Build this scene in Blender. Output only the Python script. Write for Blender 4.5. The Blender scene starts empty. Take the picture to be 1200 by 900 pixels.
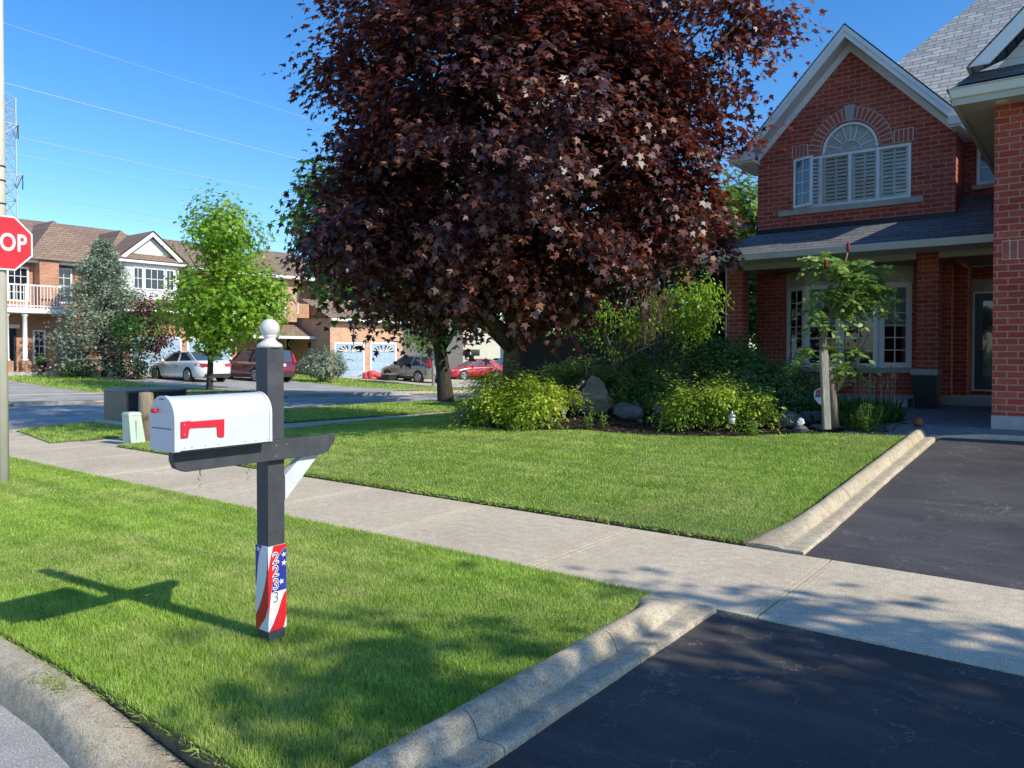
import bpy, bmesh, math, random
import numpy as np
from mathutils import Vector, Matrix
random.seed(7); RNG = np.random.default_rng(11)
sc = bpy.context.scene; C = sc.collection
PI = math.pi

# ------------------------------------------------------------------ camera model (also used to read places off the photo)
F = 900.; A = math.radians(37.5); P = math.radians(1.0); H = 1.5
CY = 412 + F*math.tan(P)
RX = (math.cos(A), math.sin(A)); FW = (-math.sin(A), math.cos(A))
def ray(px, py):
    u = (px-600)/F; v = (CY-py)/F
    f = math.cos(P)+v*math.sin(P); z = -math.sin(P)+v*math.cos(P)
    return (u*RX[0]+f*FW[0], u*RX[1]+f*FW[1], z)
def clamp(x, a=0., b=1.): return max(a, min(b, x))
def smooth(a, b, x):
    t = np.clip((x-a)/(b-a), 0, 1); return t*t*(3-2*t)
def gzv(x, y):
    x = np.asarray(x, float); y = np.asarray(y, float)
    r = x*RX[0]+y*RX[1]; f = x*FW[0]+y*FW[1]
    z = .4*np.clip((y-6)/6.3, 0, 1)*smooth(-13, -8, x)
    q = np.clip((f-27)/15, 0, 1)
    return z+q*np.clip(.6-(r+26)/20, -.5, .9)*smooth(-16, -20, x)
def gz(x, y): return float(gzv(x, y))
def onY(px, py, Y):
    d = ray(px, py); t = Y/d[1]; return Vector((d[0]*t, Y, H+d[2]*t))
def onX(px, py, X):
    d = ray(px, py); t = X/d[0]; return Vector((X, d[1]*t, H+d[2]*t))
def onf(px, py, f):
    d = ray(px, py); t = f/(d[0]*FW[0]+d[1]*FW[1]); return Vector((d[0]*t, d[1]*t, H+d[2]*t))
def rf(r, f, z=0): return Vector((r*RX[0]+f*FW[0], r*RX[1]+f*FW[1], z))
def atf(px, f):                          # ground point under pixel column px at forward distance f
    v = rf((px-600)/F*f, f); v.z = gz(v.x, v.y); return v

# ------------------------------------------------------------------ materials
def new_mat(name):
    m = bpy.data.materials.new(name); m.use_nodes = True
    nt = m.node_tree; nt.nodes.clear()
    out = nt.nodes.new('ShaderNodeOutputMaterial'); b = nt.nodes.new('ShaderNodeBsdfPrincipled')
    nt.links.new(b.outputs[0], out.inputs[0])
    return m, nt, b, out
def N(nt, t, **kw):
    n = nt.nodes.new(t)
    for k, v in kw.items():
        if k.startswith('_'): setattr(n, k[1:], v)
        else: n.inputs[k.replace('__', ' ')].default_value = v
    return n
def ramp(nt, fac, stops, interp='LINEAR'):
    r = nt.nodes.new('ShaderNodeValToRGB'); cr = r.color_ramp; cr.interpolation = interp
    while len(cr.elements) < len(stops): cr.elements.new(.5)
    for e, (p, c) in zip(cr.elements, stops):
        e.position = p; e.color = (*c, 1) if len(c) == 3 else c
    if fac is not None: nt.links.new(fac, r.inputs[0])
    return r
def mixc(nt, fac, a, b, mode='MIX'):
    m = nt.nodes.new('ShaderNodeMix'); m.data_type = 'RGBA'; m.blend_type = mode
    for sock, v in ((m.inputs[0], fac), (m.inputs[6], a), (m.inputs[7], b)):
        if isinstance(v, bpy.types.NodeSocket): nt.links.new(v, sock)
        elif isinstance(v, (int, float)): sock.default_value = v
        else: sock.default_value = (*v, 1)
    return m.outputs[2]
def mth(nt, op, a, b=0.):
    m = nt.nodes.new('ShaderNodeMath'); m.operation = op
    for s, v in ((m.inputs[0], a), (m.inputs[1], b)):
        if isinstance(v, bpy.types.NodeSocket): nt.links.new(v, s)
        else: s.default_value = v
    return m.outputs[0]
def obj_coord(nt):
    return nt.nodes.new('ShaderNodeTexCoord').outputs['Object']
def noise(nt, vec, scale, detail=4, rough=.6):
    n = N(nt, 'ShaderNodeTexNoise', Scale=scale, Detail=detail, Roughness=rough)
    nt.links.new(vec, n.inputs['Vector']); return n.outputs['Fac']
def bump(nt, b, h, strength=.3, dist=.01):
    n = N(nt, 'ShaderNodeBump', Strength=strength, Distance=dist)
    nt.links.new(h, n.inputs['Height']); nt.links.new(n.outputs[0], b.inputs['Normal'])

def pm(name, c, var=.12, scale=6., rough=.6, bmp=.1, metal=0., coat=0., spec=.5, fine=60., dirt=None):
    """painted / plain surface: base colour with two scales of variation, roughness breakup and bump"""
    m, nt, b, o = new_mat(name); v = obj_coord(nt)
    n1 = noise(nt, v, scale); n2 = noise(nt, v, fine, 3)
    lo = tuple(x*(1-var) for x in c); hi = tuple(min(1, x*(1+var)) for x in c)
    col = ramp(nt, n1, [(.3, lo), (.7, hi)]).outputs[0]
    col = mixc(nt, mth(nt, 'MULTIPLY', n2, var*.8), col, tuple(x*.6 for x in c))
    if dirt:
        d = ramp(nt, noise(nt, v, scale*.7, 6, .7), [(.52, (0, 0, 0)), (.75, (1, 1, 1))]).outputs[0]
        col = mixc(nt, mth(nt, 'MULTIPLY', d, dirt[1]), col, dirt[0])
    nt.links.new(col, b.inputs['Base Color'])
    r = ramp(nt, n1, [(.2, (max(.02, rough-.1),)*3), (.8, (min(1, rough+.1),)*3)]).outputs[0]
    nt.links.new(r, b.inputs['Roughness'])
    b.inputs['Metallic'].default_value = metal; b.inputs['Coat Weight'].default_value = coat
    b.inputs['Coat Roughness'].default_value = .05
    b.inputs['Specular IOR Level'].default_value = spec
    if bmp: bump(nt, b, n2, bmp, .004)
    return m

def wall_vec(nt, horiz=None):
    """vector (x+y, z): walls along X and along Y share it"""
    s = nt.nodes.new('ShaderNodeSeparateXYZ'); nt.links.new(obj_coord(nt), s.inputs[0])
    c = nt.nodes.new('ShaderNodeCombineXYZ')
    u = mth(nt, 'ADD', s.outputs[0], s.outputs[1]) if horiz is None else s.outputs[horiz]
    nt.links.new(u, c.inputs[0]); nt.links.new(s.outputs[2], c.inputs[1]); return c.outputs[0]

def brick_mat(name, c1, c2, mortar, w=.25, h=.0917, ms=.009, vertical=False):
    m, nt, b, o = new_mat(name); v = wall_vec(nt)
    if vertical:
        mp = nt.nodes.new('ShaderNodeMapping'); mp.inputs['Rotation'].default_value = (0, 0, PI/2); nt.links.new(v, mp.inputs[0]); v = mp.outputs[0]
    br = N(nt, 'ShaderNodeTexBrick', Scale=1., Mortar__Size=ms, Mortar__Smooth=.15, Bias=0., Brick__Width=w, Row__Height=h)
    br.inputs['Color1'].default_value = (*c1, 1); br.inputs['Color2'].default_value = (*c2, 1); br.inputs['Mortar'].default_value = (*mortar, 1)
    nt.links.new(v, br.inputs['Vector'])
    oc = obj_coord(nt)
    n = noise(nt, oc, 1.3, 5); n2 = noise(nt, oc, 45, 4)
    col = mixc(nt, 1., br.outputs['Color'], ramp(nt, n, [(.25, (.72, .72, .74)), (.75, (1.18, 1.15, 1.1))]).outputs[0], 'MULTIPLY')
    col = mixc(nt, .55, col, ramp(nt, n2, [(.3, (.68, .66, .66)), (.7, (1.2, 1.2, 1.2))]).outputs[0], 'MULTIPLY')
    nt.links.new(col, b.inputs['Base Color']); b.inputs['Roughness'].default_value = .88
    b.inputs['Specular IOR Level'].default_value = .25
    hgt = mth(nt, 'SUBTRACT', mth(nt, 'MULTIPLY', n2, .3), br.outputs['Fac'])
    bump(nt, b, hgt, .6, .008)
    return m

def shingle_mat(name, c1, c2, edge, axis, w=.3, zrow=.1):
    m, nt, b, o = new_mat(name); v = wall_vec(nt, axis)
    br = N(nt, 'ShaderNodeTexBrick', Scale=1., Mortar__Size=zrow*.11, Mortar__Smooth=.3, Bias=-.1, Brick__Width=w, Row__Height=zrow)
    br.inputs['Color1'].default_value = (*c1, 1); br.inputs['Color2'].default_value = (*c2, 1); br.inputs['Mortar'].default_value = (*edge, 1)
    nt.links.new(v, br.inputs['Vector'])
    oc = obj_coord(nt); n2 = noise(nt, oc, 9, 6, .7); n3 = noise(nt, oc, 120, 2)
    col = mixc(nt, .8, br.outputs['Color'], ramp(nt, n2, [(.3, (.65, .65, .65)), (.7, (1.25, 1.25, 1.25))]).outputs[0], 'MULTIPLY')
    col = mixc(nt, .6, col, ramp(nt, n3, [(.3, (.6, .6, .6)), (.7, (1.3, 1.3, 1.3))]).outputs[0], 'MULTIPLY')
    nt.links.new(col, b.inputs['Base Color']); b.inputs['Roughness'].default_value = .92
    bump(nt, b, br.outputs['Color'], .4, .01)
    return m

def siding_mat(name, c, axis_z=True, step=.13):
    m, nt, b, o = new_mat(name)
    s = nt.nodes.new('ShaderNodeSeparateXYZ'); nt.links.new(obj_coord(nt), s.inputs[0])
    t = s.outputs[2] if axis_z else mth(nt, 'ADD', s.outputs[0], s.outputs[1])
    f = mth(nt, 'FRACT', mth(nt, 'DIVIDE', t, step))
    col = ramp(nt, f, [(0, tuple(x*.35 for x in c)), (.1, c), (1, tuple(x*.93 for x in c))]).outputs[0]
    col = mixc(nt, .4, col, ramp(nt, noise(nt, obj_coord(nt), 3), [(.3, (.8, .8, .8)), (.7, (1.1, 1.1, 1.1))]).outputs[0], 'MULTIPLY')
    nt.links.new(col, b.inputs['Base Color']); b.inputs['Roughness'].default_value = .5
    bump(nt, b, f, .5, .01); return m

def leaf_mat(name, stops, trans, tw=.3, rough=.45, spec=.4, big=.9):
    m, nt, b, o = new_mat(name)
    g = nt.nodes.new('ShaderNodeNewGeometry')
    col = ramp(nt, g.outputs['Random Per Island'], stops).outputs[0]
    nz = noise(nt, obj_coord(nt), big, 3)
    col = mixc(nt, .7, col, ramp(nt, nz, [(.3, (.6, .6, .6)), (.7, (1.3, 1.3, 1.25))]).outputs[0], 'MULTIPLY')
    nt.links.new(col, b.inputs['Base Color']); b.inputs['Roughness'].default_value = rough
    b.inputs['Specular IOR Level'].default_value = spec
    t = N(nt, 'ShaderNodeBsdfTranslucent')
    tc = mixc(nt, .7, trans, ramp(nt, g.outputs['Random Per Island'], [(0, (.5, .5, .5)), (1, (1.4, 1.4, 1.4))]).outputs[0], 'MULTIPLY')
    nt.links.new(tc, t.inputs['Color'])
    mx = nt.nodes.new('ShaderNodeMixShader'); mx.inputs[0].default_value = tw
    nt.links.new(b.outputs[0], mx.inputs[1]); nt.links.new(t.outputs[0], mx.inputs[2]); nt.links.new(mx.outputs[0], o.inputs[0])
    return m

def bark_mat(name, c1, c2, s=7):
    m, nt, b, o = new_mat(name); v = obj_coord(nt)
    mp = nt.nodes.new('ShaderNodeMapping'); mp.inputs['Scale'].default_value = (1, 1, .18); nt.links.new(v, mp.inputs[0])
    n = noise(nt, mp.outputs[0], s*4, 6, .7)
    nt.links.new(ramp(nt, n, [(.35, c1), (.68, c2)]).outputs[0], b.inputs['Base Color'])
    b.inputs['Roughness'].default_value = .95; bump(nt, b, n, .9, .03); return m

def ground_mat(name, kind, base0=None):
    m, nt, b, o = new_mat(name); v = obj_coord(nt)
    if kind == 'concrete':
        n1 = noise(nt, v, .9, 6, .65); n2 = noise(nt, v, 110, 3, .7); n3 = noise(nt, v, 14, 5)
        col = ramp(nt, n1, [(.3, (.55, .46, .33)), (.7, (.72, .62, .46))]).outputs[0]
        col = mixc(nt, .75, col, ramp(nt, n2, [(.38, (.45, .44, .43)), (.5, (1, 1, 1)), (.66, (1.35, 1.33, 1.28))]).outputs[0], 'MULTIPLY')
        col = mixc(nt, .7, col, ramp(nt, n3, [(.3, (.75, .75, .75)), (.7, (1.12, 1.12, 1.1))]).outputs[0], 'MULTIPLY')
        nt.links.new(col, b.inputs['Base Color']); b.inputs['Roughness'].default_value = .9; bump(nt, b, n2, .35, .006)
    elif kind == 'kerb':
        n1 = noise(nt, v, 2.2, 6, .7); n2 = noise(nt, v, 130, 3, .75); n3 = noise(nt, v, 16, 6, .75)
        col = ramp(nt, n1, [(.3, (.48, .40, .27)), (.7, (.66, .58, .43))]).outputs[0]
        col = mixc(nt, .9, col, ramp(nt, n2, [(.36, (.5, .49, .48)), (.5, (1, 1, 1)), (.66, (1.28, 1.26, 1.23))]).outputs[0], 'MULTIPLY')
        col = mixc(nt, .8, col, ramp(nt, n3, [(.34, (.62, .6, .58)), (.55, (1.05, 1.05, 1.05))]).outputs[0], 'MULTIPLY')
        nt.links.new(col, b.inputs['Base Color']); b.inputs['Roughness'].default_value = .93; bump(nt, b, n2, .8, .012)
    elif kind in ('asphalt', 'road'):
        base = (.066, .063, .066) if kind == 'asphalt' else (.36, .345, .32)
        base = base0 or base; n1 = noise(nt, v, .8, 6, .65); n2 = noise(nt, v, 130, 3, .7); n3 = noise(nt, v, 5, 5)
        col = ramp(nt, n1, [(.3, tuple(x*.7 for x in base)), (.7, tuple(x*1.5 for x in base))]).outputs[0]
        col = mixc(nt, .7, col, ramp(nt, n2, [(.38, (.5, .5, .5)), (.52, (1, 1, 1)), (.68, (1.9, 1.9, 1.9))]).outputs[0], 'MULTIPLY')
        sp = ramp(nt, noise(nt, v, 62, 2, .5), [(.66, (0, 0, 0)), (.72, (1, 1, 1))]).outputs[0]
        col = mixc(nt, mth(nt, 'MULTIPLY', sp, .5), col, tuple(x*3.2 for x in base))
        if kind == 'asphalt':
            wv = N(nt, 'ShaderNodeTexNoise', Scale=1.6, Detail=5, Roughness=.7); nt.links.new(v, wv.inputs['Vector'])
            vm = nt.nodes.new('ShaderNodeVectorMath'); vm.operation = 'MULTIPLY_ADD'
            nt.links.new(wv.outputs['Color'], vm.inputs[0]); vm.inputs[1].default_value = (.85, .85, .1); nt.links.new(v, vm.inputs[2])
            vo = N(nt, 'ShaderNodeTexVoronoi', Scale=2.1); vo.feature = 'DISTANCE_TO_EDGE'; nt.links.new(vm.outputs[0], vo.inputs['Vector'])
            cr = ramp(nt, vo.outputs['Distance'], [(.0, (1, 1, 1)), (.005, (.8, .8, .8)), (.010, (0, 0, 0))]).outputs[0]
            gate = ramp(nt, noise(nt, v, 1.7, 4), [(.40, (0, 0, 0)), (.55, (1, 1, 1))]).outputs[0]
            f = mth(nt, 'MULTIPLY', mth(nt, 'MULTIPLY', cr, gate), mth(nt, 'MULTIPLY', n2, 1.0))
            col = mixc(nt, f, col, (.30, .285, .26))
            # worn pale streaks dragged along the drive
            mp = nt.nodes.new('ShaderNodeMapping'); mp.inputs['Scale'].default_value = (.55, 2.6, 1); nt.links.new(v, mp.inputs[0])
            st = ramp(nt, noise(nt, mp.outputs[0], 1.6, 6, .7), [(.48, (0, 0, 0)), (.75, (1, 1, 1))]).outputs[0]
            col = mixc(nt, mth(nt, 'MULTIPLY', st, .4), col, (.15, .143, .142))
        nt.links.new(col, b.inputs['Base Color']); b.inputs['Roughness'].default_value = .72 if kind == 'asphalt' else .9
        b.inputs['Specular IOR Level'].default_value = .35
        bump(nt, b, n2, .5, .006)
    elif kind == 'lawn':
        n1 = noise(nt, v, .8, 5, .65); n2 = noise(nt, v, 40, 4)
        col = ramp(nt, n1, [(.3, (.07, .14, .02)), (.52, (.12, .19, .03)), (.72, (.2, .21, .06))]).outputs[0]
        col = mixc(nt, .8, col, ramp(nt, n2, [(.3, (.4, .4, .4)), (.7, (1.4, 1.4, 1.4))]).outputs[0], 'MULTIPLY')
        nt.links.new(col, b.inputs['Base Color']); b.inputs['Roughness'].default_value = 1; bump(nt, b, n2, 1., .03)
    elif kind == 'soil':
        n2 = noise(nt, v, 30, 6, .75)
        nt.links.new(ramp(nt, n2, [(.35, (.012, .009, .006)), (.55, (.035, .024, .016)), (.75, (.10, .072, .05))]).outputs[0], b.inputs['Base Color'])
        b.inputs['Roughness'].default_value = 1; bump(nt, b, n2, 1., .05)
    elif kind == 'paver':
        br = N(nt, 'ShaderNodeTexBrick', Scale=1., Mortar__Size=.006, Brick__Width=.34, Row__Height=.2)
        br.inputs['Color1'].default_value = (.27, .27, .28, 1); br.inputs['Color2'].default_value = (.2, .2, .21, 1); br.inputs['Mortar'].default_value = (.05, .05, .05, 1)
        mp = nt.nodes.new('ShaderNodeMapping'); mp.inputs['Rotation'].default_value = (0, 0, .5); nt.links.new(v, mp.inputs[0]); nt.links.new(mp.outputs[0], br.inputs['Vector'])
        n2 = noise(nt, v, 30, 5)
        nt.links.new(mixc(nt, .7, br.outputs['Color'], ramp(nt, n2, [(.3, (.6, .6, .6)), (.7, (1.2, 1.2, 1.2))]).outputs[0], 'MULTIPLY'), b.inputs['Base Color'])
        b.inputs['Roughness'].default_value = .9; bump(nt, b, br.outputs['Fac'], -.4, .01)
    return m

def grass_mat(name):
    m, nt, b, o = new_mat(name); g = nt.nodes.new('ShaderNodeNewGeometry'); v = obj_coord(nt)
    rnd = g.outputs['Random Per Island']
    n1 = noise(nt, v, .55, 4, .6); n2 = noise(nt, v, 3.2, 4, .65)
    col = ramp(nt, rnd, [(0, (.19, .36, .04)), (.45, (.38, .58, .075)), (.8, (.56, .76, .13)), (.93, (.68, .78, .22)), (1, (.85, .78, .44))]).outputs[0]
    dry = ramp(nt, mth(nt, 'ADD', mth(nt, 'MULTIPLY', n1, .6), mth(nt, 'MULTIPLY', n2, .4)), [(.46, (0, 0, 0)), (.62, (1, 1, 1))]).outputs[0]
    col = mixc(nt, mth(nt, 'MULTIPLY', dry, .42), col, (.68, .62, .30))
    col = mixc(nt, .6, col, ramp(nt, n2, [(.3, (.62, .68, .6)), (.7, (1.22, 1.2, 1.2))]).outputs[0], 'MULTIPLY')
    mp = nt.nodes.new('ShaderNodeMapping'); mp.inputs['Scale'].default_value = (.25, 3.2, 1); mp.inputs['Rotation'].default_value = (0, 0, .12); nt.links.new(v, mp.inputs[0])
    col = mixc(nt, .55, col, ramp(nt, noise(nt, mp.outputs[0], 1.3, 4, .6), [(.38, (.68, .74, .68)), (.62, (1.22, 1.18, 1.15))]).outputs[0], 'MULTIPLY')
    nt.links.new(col, b.inputs['Base Color']); b.inputs['Roughness'].default_value = .45; b.inputs['Specular IOR Level'].default_value = .35
    t = N(nt, 'ShaderNodeBsdfTranslucent'); nt.links.new(col, t.inputs[0])
    mx = nt.nodes.new('ShaderNodeMixShader'); mx.inputs[0].default_value = .35
    nt.links.new(b.outputs[0], mx.inputs[1]); nt.links.new(t.outputs[0], mx.inputs[2]); nt.links.new(mx.outputs[0], o.inputs[0])
    return m

def glass_mat(name, tint=(.93, .96, .97), refl=-.012, clear=True):
    m, nt, b, o = new_mat(name)
    if clear:
        tr = N(nt, 'ShaderNodeBsdfTransparent', Color=(*tint, 1)); gl = N(nt, 'ShaderNodeBsdfGlossy', Color=(1, 1, 1, 1), Roughness=.02)
        fr = N(nt, 'ShaderNodeFresnel', IOR=1.5)
        mx = nt.nodes.new('ShaderNodeMixShader'); nt.links.new(mth(nt, 'ADD', fr.outputs[0], refl), mx.inputs[0])
        nt.links.new(tr.outputs[0], mx.inputs[1]); nt.links.new(gl.outputs[0], mx.inputs[2]); nt.links.new(mx.outputs[0], o.inputs[0])
    else:
        b.inputs['Base Color'].default_value = (*tint, 1); b.inputs['Roughness'].default_value = .04; b.inputs['Specular IOR Level'].default_value = .9
        v = obj_coord(nt); bump(nt, b, noise(nt, v, 2.), .04, .02)
    return m

M = {}
M['brick'] = brick_mat('red_brick', (.42, .062, .040), (.55, .115, .07), (.47, .31, .25))
M['soldier'] = pm('red_brick_soldier', (.47, .125, .085), .25, 8, .88, .4); M['mortar'] = pm('pale_mortar', (.80, .66, .56), .1, 10, .9, .3)
M['brick_row'] = brick_mat('row_brick', (.46, .19, .105), (.58, .27, .15), (.55, .44, .34), w=.22, h=.075)
M['brick_row2'] = brick_mat('row_brick_orange', (.52, .28, .17), (.66, .39, .25), (.6, .5, .4), w=.22, h=.075)
M['shingle'] = shingle_mat('grey_shingle', (.47, .475, .455), (.28, .285, .28), (.16, .16, .165), 0, .34, .115)
M['shingle_y'] = shingle_mat('grey_shingle_side', (.5, .49, .47), (.34, .335, .33), (.16, .16, .165), 1, .34, .115)
M['shingle_dark'] = shingle_mat('porch_shingle', (.21, .21, .22), (.14, .14, .15), (.07, .07, .075), 0, .34, .07)
M['shingle_brown'] = shingle_mat('brown_shingle', (.33, .225, .165), (.25, .17, .125), (.12, .08, .06), 1, .34, .13)
M['white'] = pm('white_trim_paint', (.88, .87, .85), .05, 2, .4, .05, dirt=((.5, .48, .44), .25))
M['cream'] = pm('cream_fascia', (.58, .54, .45), .08, 2, .5, .05)
M['soffit'] = siding_mat('soffit_panels', (.58, .53, .44), False, .1)
M['soffit_x'] = siding_mat('white_siding', (.8, .8, .79), True, .14)
M['soffit_p'] = siding_mat('gable_soffit', (.7, .69, .66), False, .2)
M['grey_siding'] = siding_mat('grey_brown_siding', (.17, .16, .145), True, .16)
M['stone'] = pm('sill_stone', (.45, .43, .39), .15, 4, .85, .3)
M['concrete'] = ground_mat('pavement_concrete', 'concrete'); M['kerb'] = ground_mat('kerb_concrete', 'kerb')
M['asphalt'] = ground_mat('sealed_asphalt', 'asphalt'); M['asphalt_apron'] = ground_mat('apron_asphalt', 'asphalt', (.058, .053, .050)); M['road'] = ground_mat('road_asphalt', 'road')  # the apron has its own slightly darker base colour
M['turf_edge'] = pm('turf_edge_soil', (.15, .115, .07), .5, 18, 1., .8); M['lawn'] = ground_mat('turf', 'lawn'); M['soil'] = ground_mat('mulch_soil', 'soil'); M['paver'] = ground_mat('pavers', 'paver')
M['grass'] = grass_mat('grass_blade')
M['dark'] = pm('unlit_hollow', (.012, .013, .015), .1, 3, .9, 0)  # near-black colour stands in for the shade of unlit hollows
M['black'] = pm('black_paint', (.02, .02, .022), .2, 6, .5, .1)
M['glass'] = glass_mat('window_glass'); M['glass_dark'] = glass_mat('dark_glass', (.015, .02, .025), 0, False)
M['glass_blue'] = glass_mat('reflecting_glass', (.06, .09, .12), 0, False)
M['door_navy'] = pm('navy_door', (.022, .03, .055), .1, 3, .4, .05)
M['blind'] = siding_mat('window_blind', (.42, .46, .45), True, .05)
M['garage_door'] = pm('pale_blue_garage_door', (.34, .46, .58), .06, 2, .5, .05)
M['garage_line'] = pm('garage_door_groove', (.25, .31, .36), .06, 2, .5, .05)
M['post'] = pm('charcoal_post_paint', (.052, .056, .064), .22, 9, .55, .25, dirt=((.12, .12, .12), .3))
M['mailbox'] = pm('mailbox_enamel', (.60, .62, .655), .04, 3, .32, .04, dirt=((.42, .40, .37), .38))
M['brace'] = pm('white_brace_paint', (.60, .62, .62), .06, 5, .5, .1)
M['red'] = pm('flag_red', (.62, .012, .03), .08, 8, .38, .05)
M['finial'] = pm('finial_white', (.66, .65, .61), .05, 8, .5, .12, dirt=((.42, .38, .3), .5))
M['wrap_w'] = pm('wrap_white', (.76, .77, .80), .03, 5, .35, 0); M['wrap_r'] = pm('wrap_red', (.66, .02, .03), .1, 9, .35, 0)
M['wrap_b'] = pm('wrap_blue', (.035, .045, .34), .25, 12, .35, 0); M['ink'] = pm('black_ink', (.015, .015, .015), .1, 5, .4, 0)
M['steel'] = pm('galvanised', (.45, .45, .44), .1, 20, .4, .1, metal=.8)
M['pole'] = pm('pole_concrete', (.68, .65, .56), .1, 3, .85, .4)
M['tower'] = pm('tower_steel', (.45, .48, .50), .1, 3, .5, 0)
M['wire'] = pm('power_wire', (.50, .54, .58), .03, 3, .4, 0)
M['stop'] = pm('stop_red', (.60, .012, .025), .06, 6, .35, .03)
M['bark_maple'] = bark_mat('maple_bark', (.05, .038, .026), (.16, .125, .09)); M['bark_dark'] = bark_mat('dark_bark', (.028, .023, .018), (.09, .075, .06))
M['bark_pale'] = bark_mat('pale_bark', (.10, .075, .055), (.42, .36, .30)); M['bark_sumac'] = bark_mat('sumac_bark', (.13, .10, .07), (.32, .27, .2))
M['wood'] = bark_mat('weathered_timber', (.24, .19, .135), (.36, .29, .21), 5); M['stake'] = bark_mat('grey_stake', (.30, .28, .22), (.46, .43, .34), 5)
M['fence'] = bark_mat('dark_fence_wood', (.022, .018, .016), (.06, .048, .04), 4)  # very dark brown wood tones
M['mint'] = pm('mint_cabinet', (.50, .62, .52), .06, 5, .5, .1, dirt=((.3, .34, .28), .4))
M['box_brown'] = pm('brown_cabinet', (.22, .155, .115), .12, 5, .55, .1); M['box_top'] = pm('cabinet_lid', (.24, .235, .23), .1, 5, .5, .1)
M['shaded_front'] = pm('cabinet_front_shade', (.022, .028, .04), .2, 5, .4, .1)  # maple's shadow on the cabinet front put into the colour
def rock_mat(name, c):
    m, nt, b, o = new_mat(name); v = obj_coord(nt); n = noise(nt, v, 5, 8, .7); n2 = noise(nt, v, 40, 5)
    col = ramp(nt, n, [(.3, tuple(x*.5 for x in c)), (.7, tuple(min(1, x*1.35) for x in c))]).outputs[0]
    col = mixc(nt, .5, col, ramp(nt, n2, [(.3, (.6, .6, .6)), (.7, (1.2, 1.2, 1.2))]).outputs[0], 'MULTIPLY')
    nt.links.new(col, b.inputs['Base Color']); b.inputs['Roughness'].default_value = .9; bump(nt, b, n2, .7, .02); return m
M['rock'] = rock_mat('boulder', (.17, .175, .185)); M['rock_tan'] = rock_mat('tan_boulder', (.33, .295, .23))
M['bronze'] = pm('dark_bronze', (.018, .024, .028), .3, 12, .4, .3, metal=.6)
M['clay'] = pm('rust_ornament', (.30, .10, .035), .2, 12, .6, .2)
M['car_white'] = pm('car_white', (.78, .79, .80), .02, 1, .25, 0, coat=1); M['car_red'] = pm('car_red', (.16, .012, .02), .05, 1, .25, 0, coat=1)
M['car_bright'] = pm('car_bright_red', (.5, .02, .03), .05, 1, .25, 0, coat=1)
M['car_silver'] = pm('car_silver', (.36, .345, .30), .03, 1, .3, 0, metal=.55, coat=1); M['car_blue'] = pm('car_blue', (.05, .10, .22), .05, 1, .25, 0, coat=1)
M['tyre'] = pm('tyre', (.02, .02, .02), .2, 20, .85, .1); M['rim'] = pm('alloy_rim', (.62, .62, .62), .05, 5, .3, 0, metal=.7)
M['trim_black'] = pm('car_black_trim', (.025, .025, .028), .1, 8, .55, 0); M['tail'] = pm('tail_lamp', (.5, .01, .02), .1, 8, .15, 0, coat=1)
M['head'] = pm('head_lamp', (.7, .72, .75), .05, 8, .1, 0, coat=1)
M['pink'] = pm('pink_red_fabric', (.75, .12, .12), .3, 5, .6, .1)

# leaves
M['l_maple'] = leaf_mat('crimson_maple_leaf', [(0, (.022, .008, .013)), (.4, (.046, .016, .021)), (.70, (.10, .038, .036)), (.88, (.19, .08, .06)), (1, (.30, .13, .06))], (.38, .07, .035), .2, .42, .55)
M['l_lime'] = leaf_mat('lime_leaf', [(0, (.13, .27, .02)), (.6, (.24, .42, .035)), (1, (.38, .52, .06))], (.42, .64, .05), .42)
M['l_green'] = leaf_mat('green_leaf', [(0, (.028, .085, .018)), (.6, (.06, .165, .03)), (1, (.13, .26, .045))], (.16, .38, .04), .3)
M['l_bright'] = leaf_mat('bright_leaf', [(0, (.09, .17, .02)), (1, (.22, .32, .05))], (.35, .5, .06), .4)
M['l_spruce'] = leaf_mat('blue_spruce_needle', [(0, (.15, .21, .15)), (.6, (.30, .38, .27)), (1, (.48, .54, .38))], (.12, .18, .12), .12, .6, .3)
M['l_gold'] = leaf_mat('golden_cypress_spray', [(0, (.08, .17, .02)), (.45, (.26, .42, .035)), (.85, (.55, .66, .07)), (1, (.75, .74, .12))], (.6, .7, .07), .3, .55)
M['l_juniper'] = leaf_mat('juniper_spray', [(0, (.06, .135, .028)), (.6, (.12, .235, .042)), (1, (.28, .37, .06))], (.28, .42, .05), .2, .6)
M['l_dark'] = leaf_mat('dark_evergreen_spray', [(0, (.014, .036, .013)), (1, (.045, .09, .028))], (.04, .09, .02), .15, .6)
M['l_bush'] = leaf_mat('box_leaf', [(0, (.065, .15, .042)), (1, (.16, .31, .075))], (.1, .2, .03), .2, .5)
M['l_jap'] = leaf_mat('red_shrub_leaf', [(0, (.035, .008, .014)), (1, (.13, .02, .03))], (.3, .03, .04), .3)
M['l_sumac'] = leaf_mat('sumac_leaflet', [(0, (.12, .23, .05)), (.6, (.25, .38, .09)), (1, (.42, .52, .16))], (.3, .45, .1), .35)
M['l_perennial'] = leaf_mat('perennial_leaf', [(0, (.10, .22, .04)), (1, (.32, .5, .1))], (.35, .55, .08), .35)
M['l_straw'] = leaf_mat('straw_twig', [(0, (.22, .17, .10)), (1, (.42, .36, .22))], (.4, .35, .2), .2, .8)
M['sumac_cone'] = pm('sumac_cone', (.22, .03, .025), .3, 40, .9, .6)
M['chip'] = leaf_mat('mulch_chip', [(0, (.018, .012, .008)), (.7, (.06, .038, .025)), (1, (.19, .14, .10))], (.1, .06, .04), .02, .9, .2)

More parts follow.
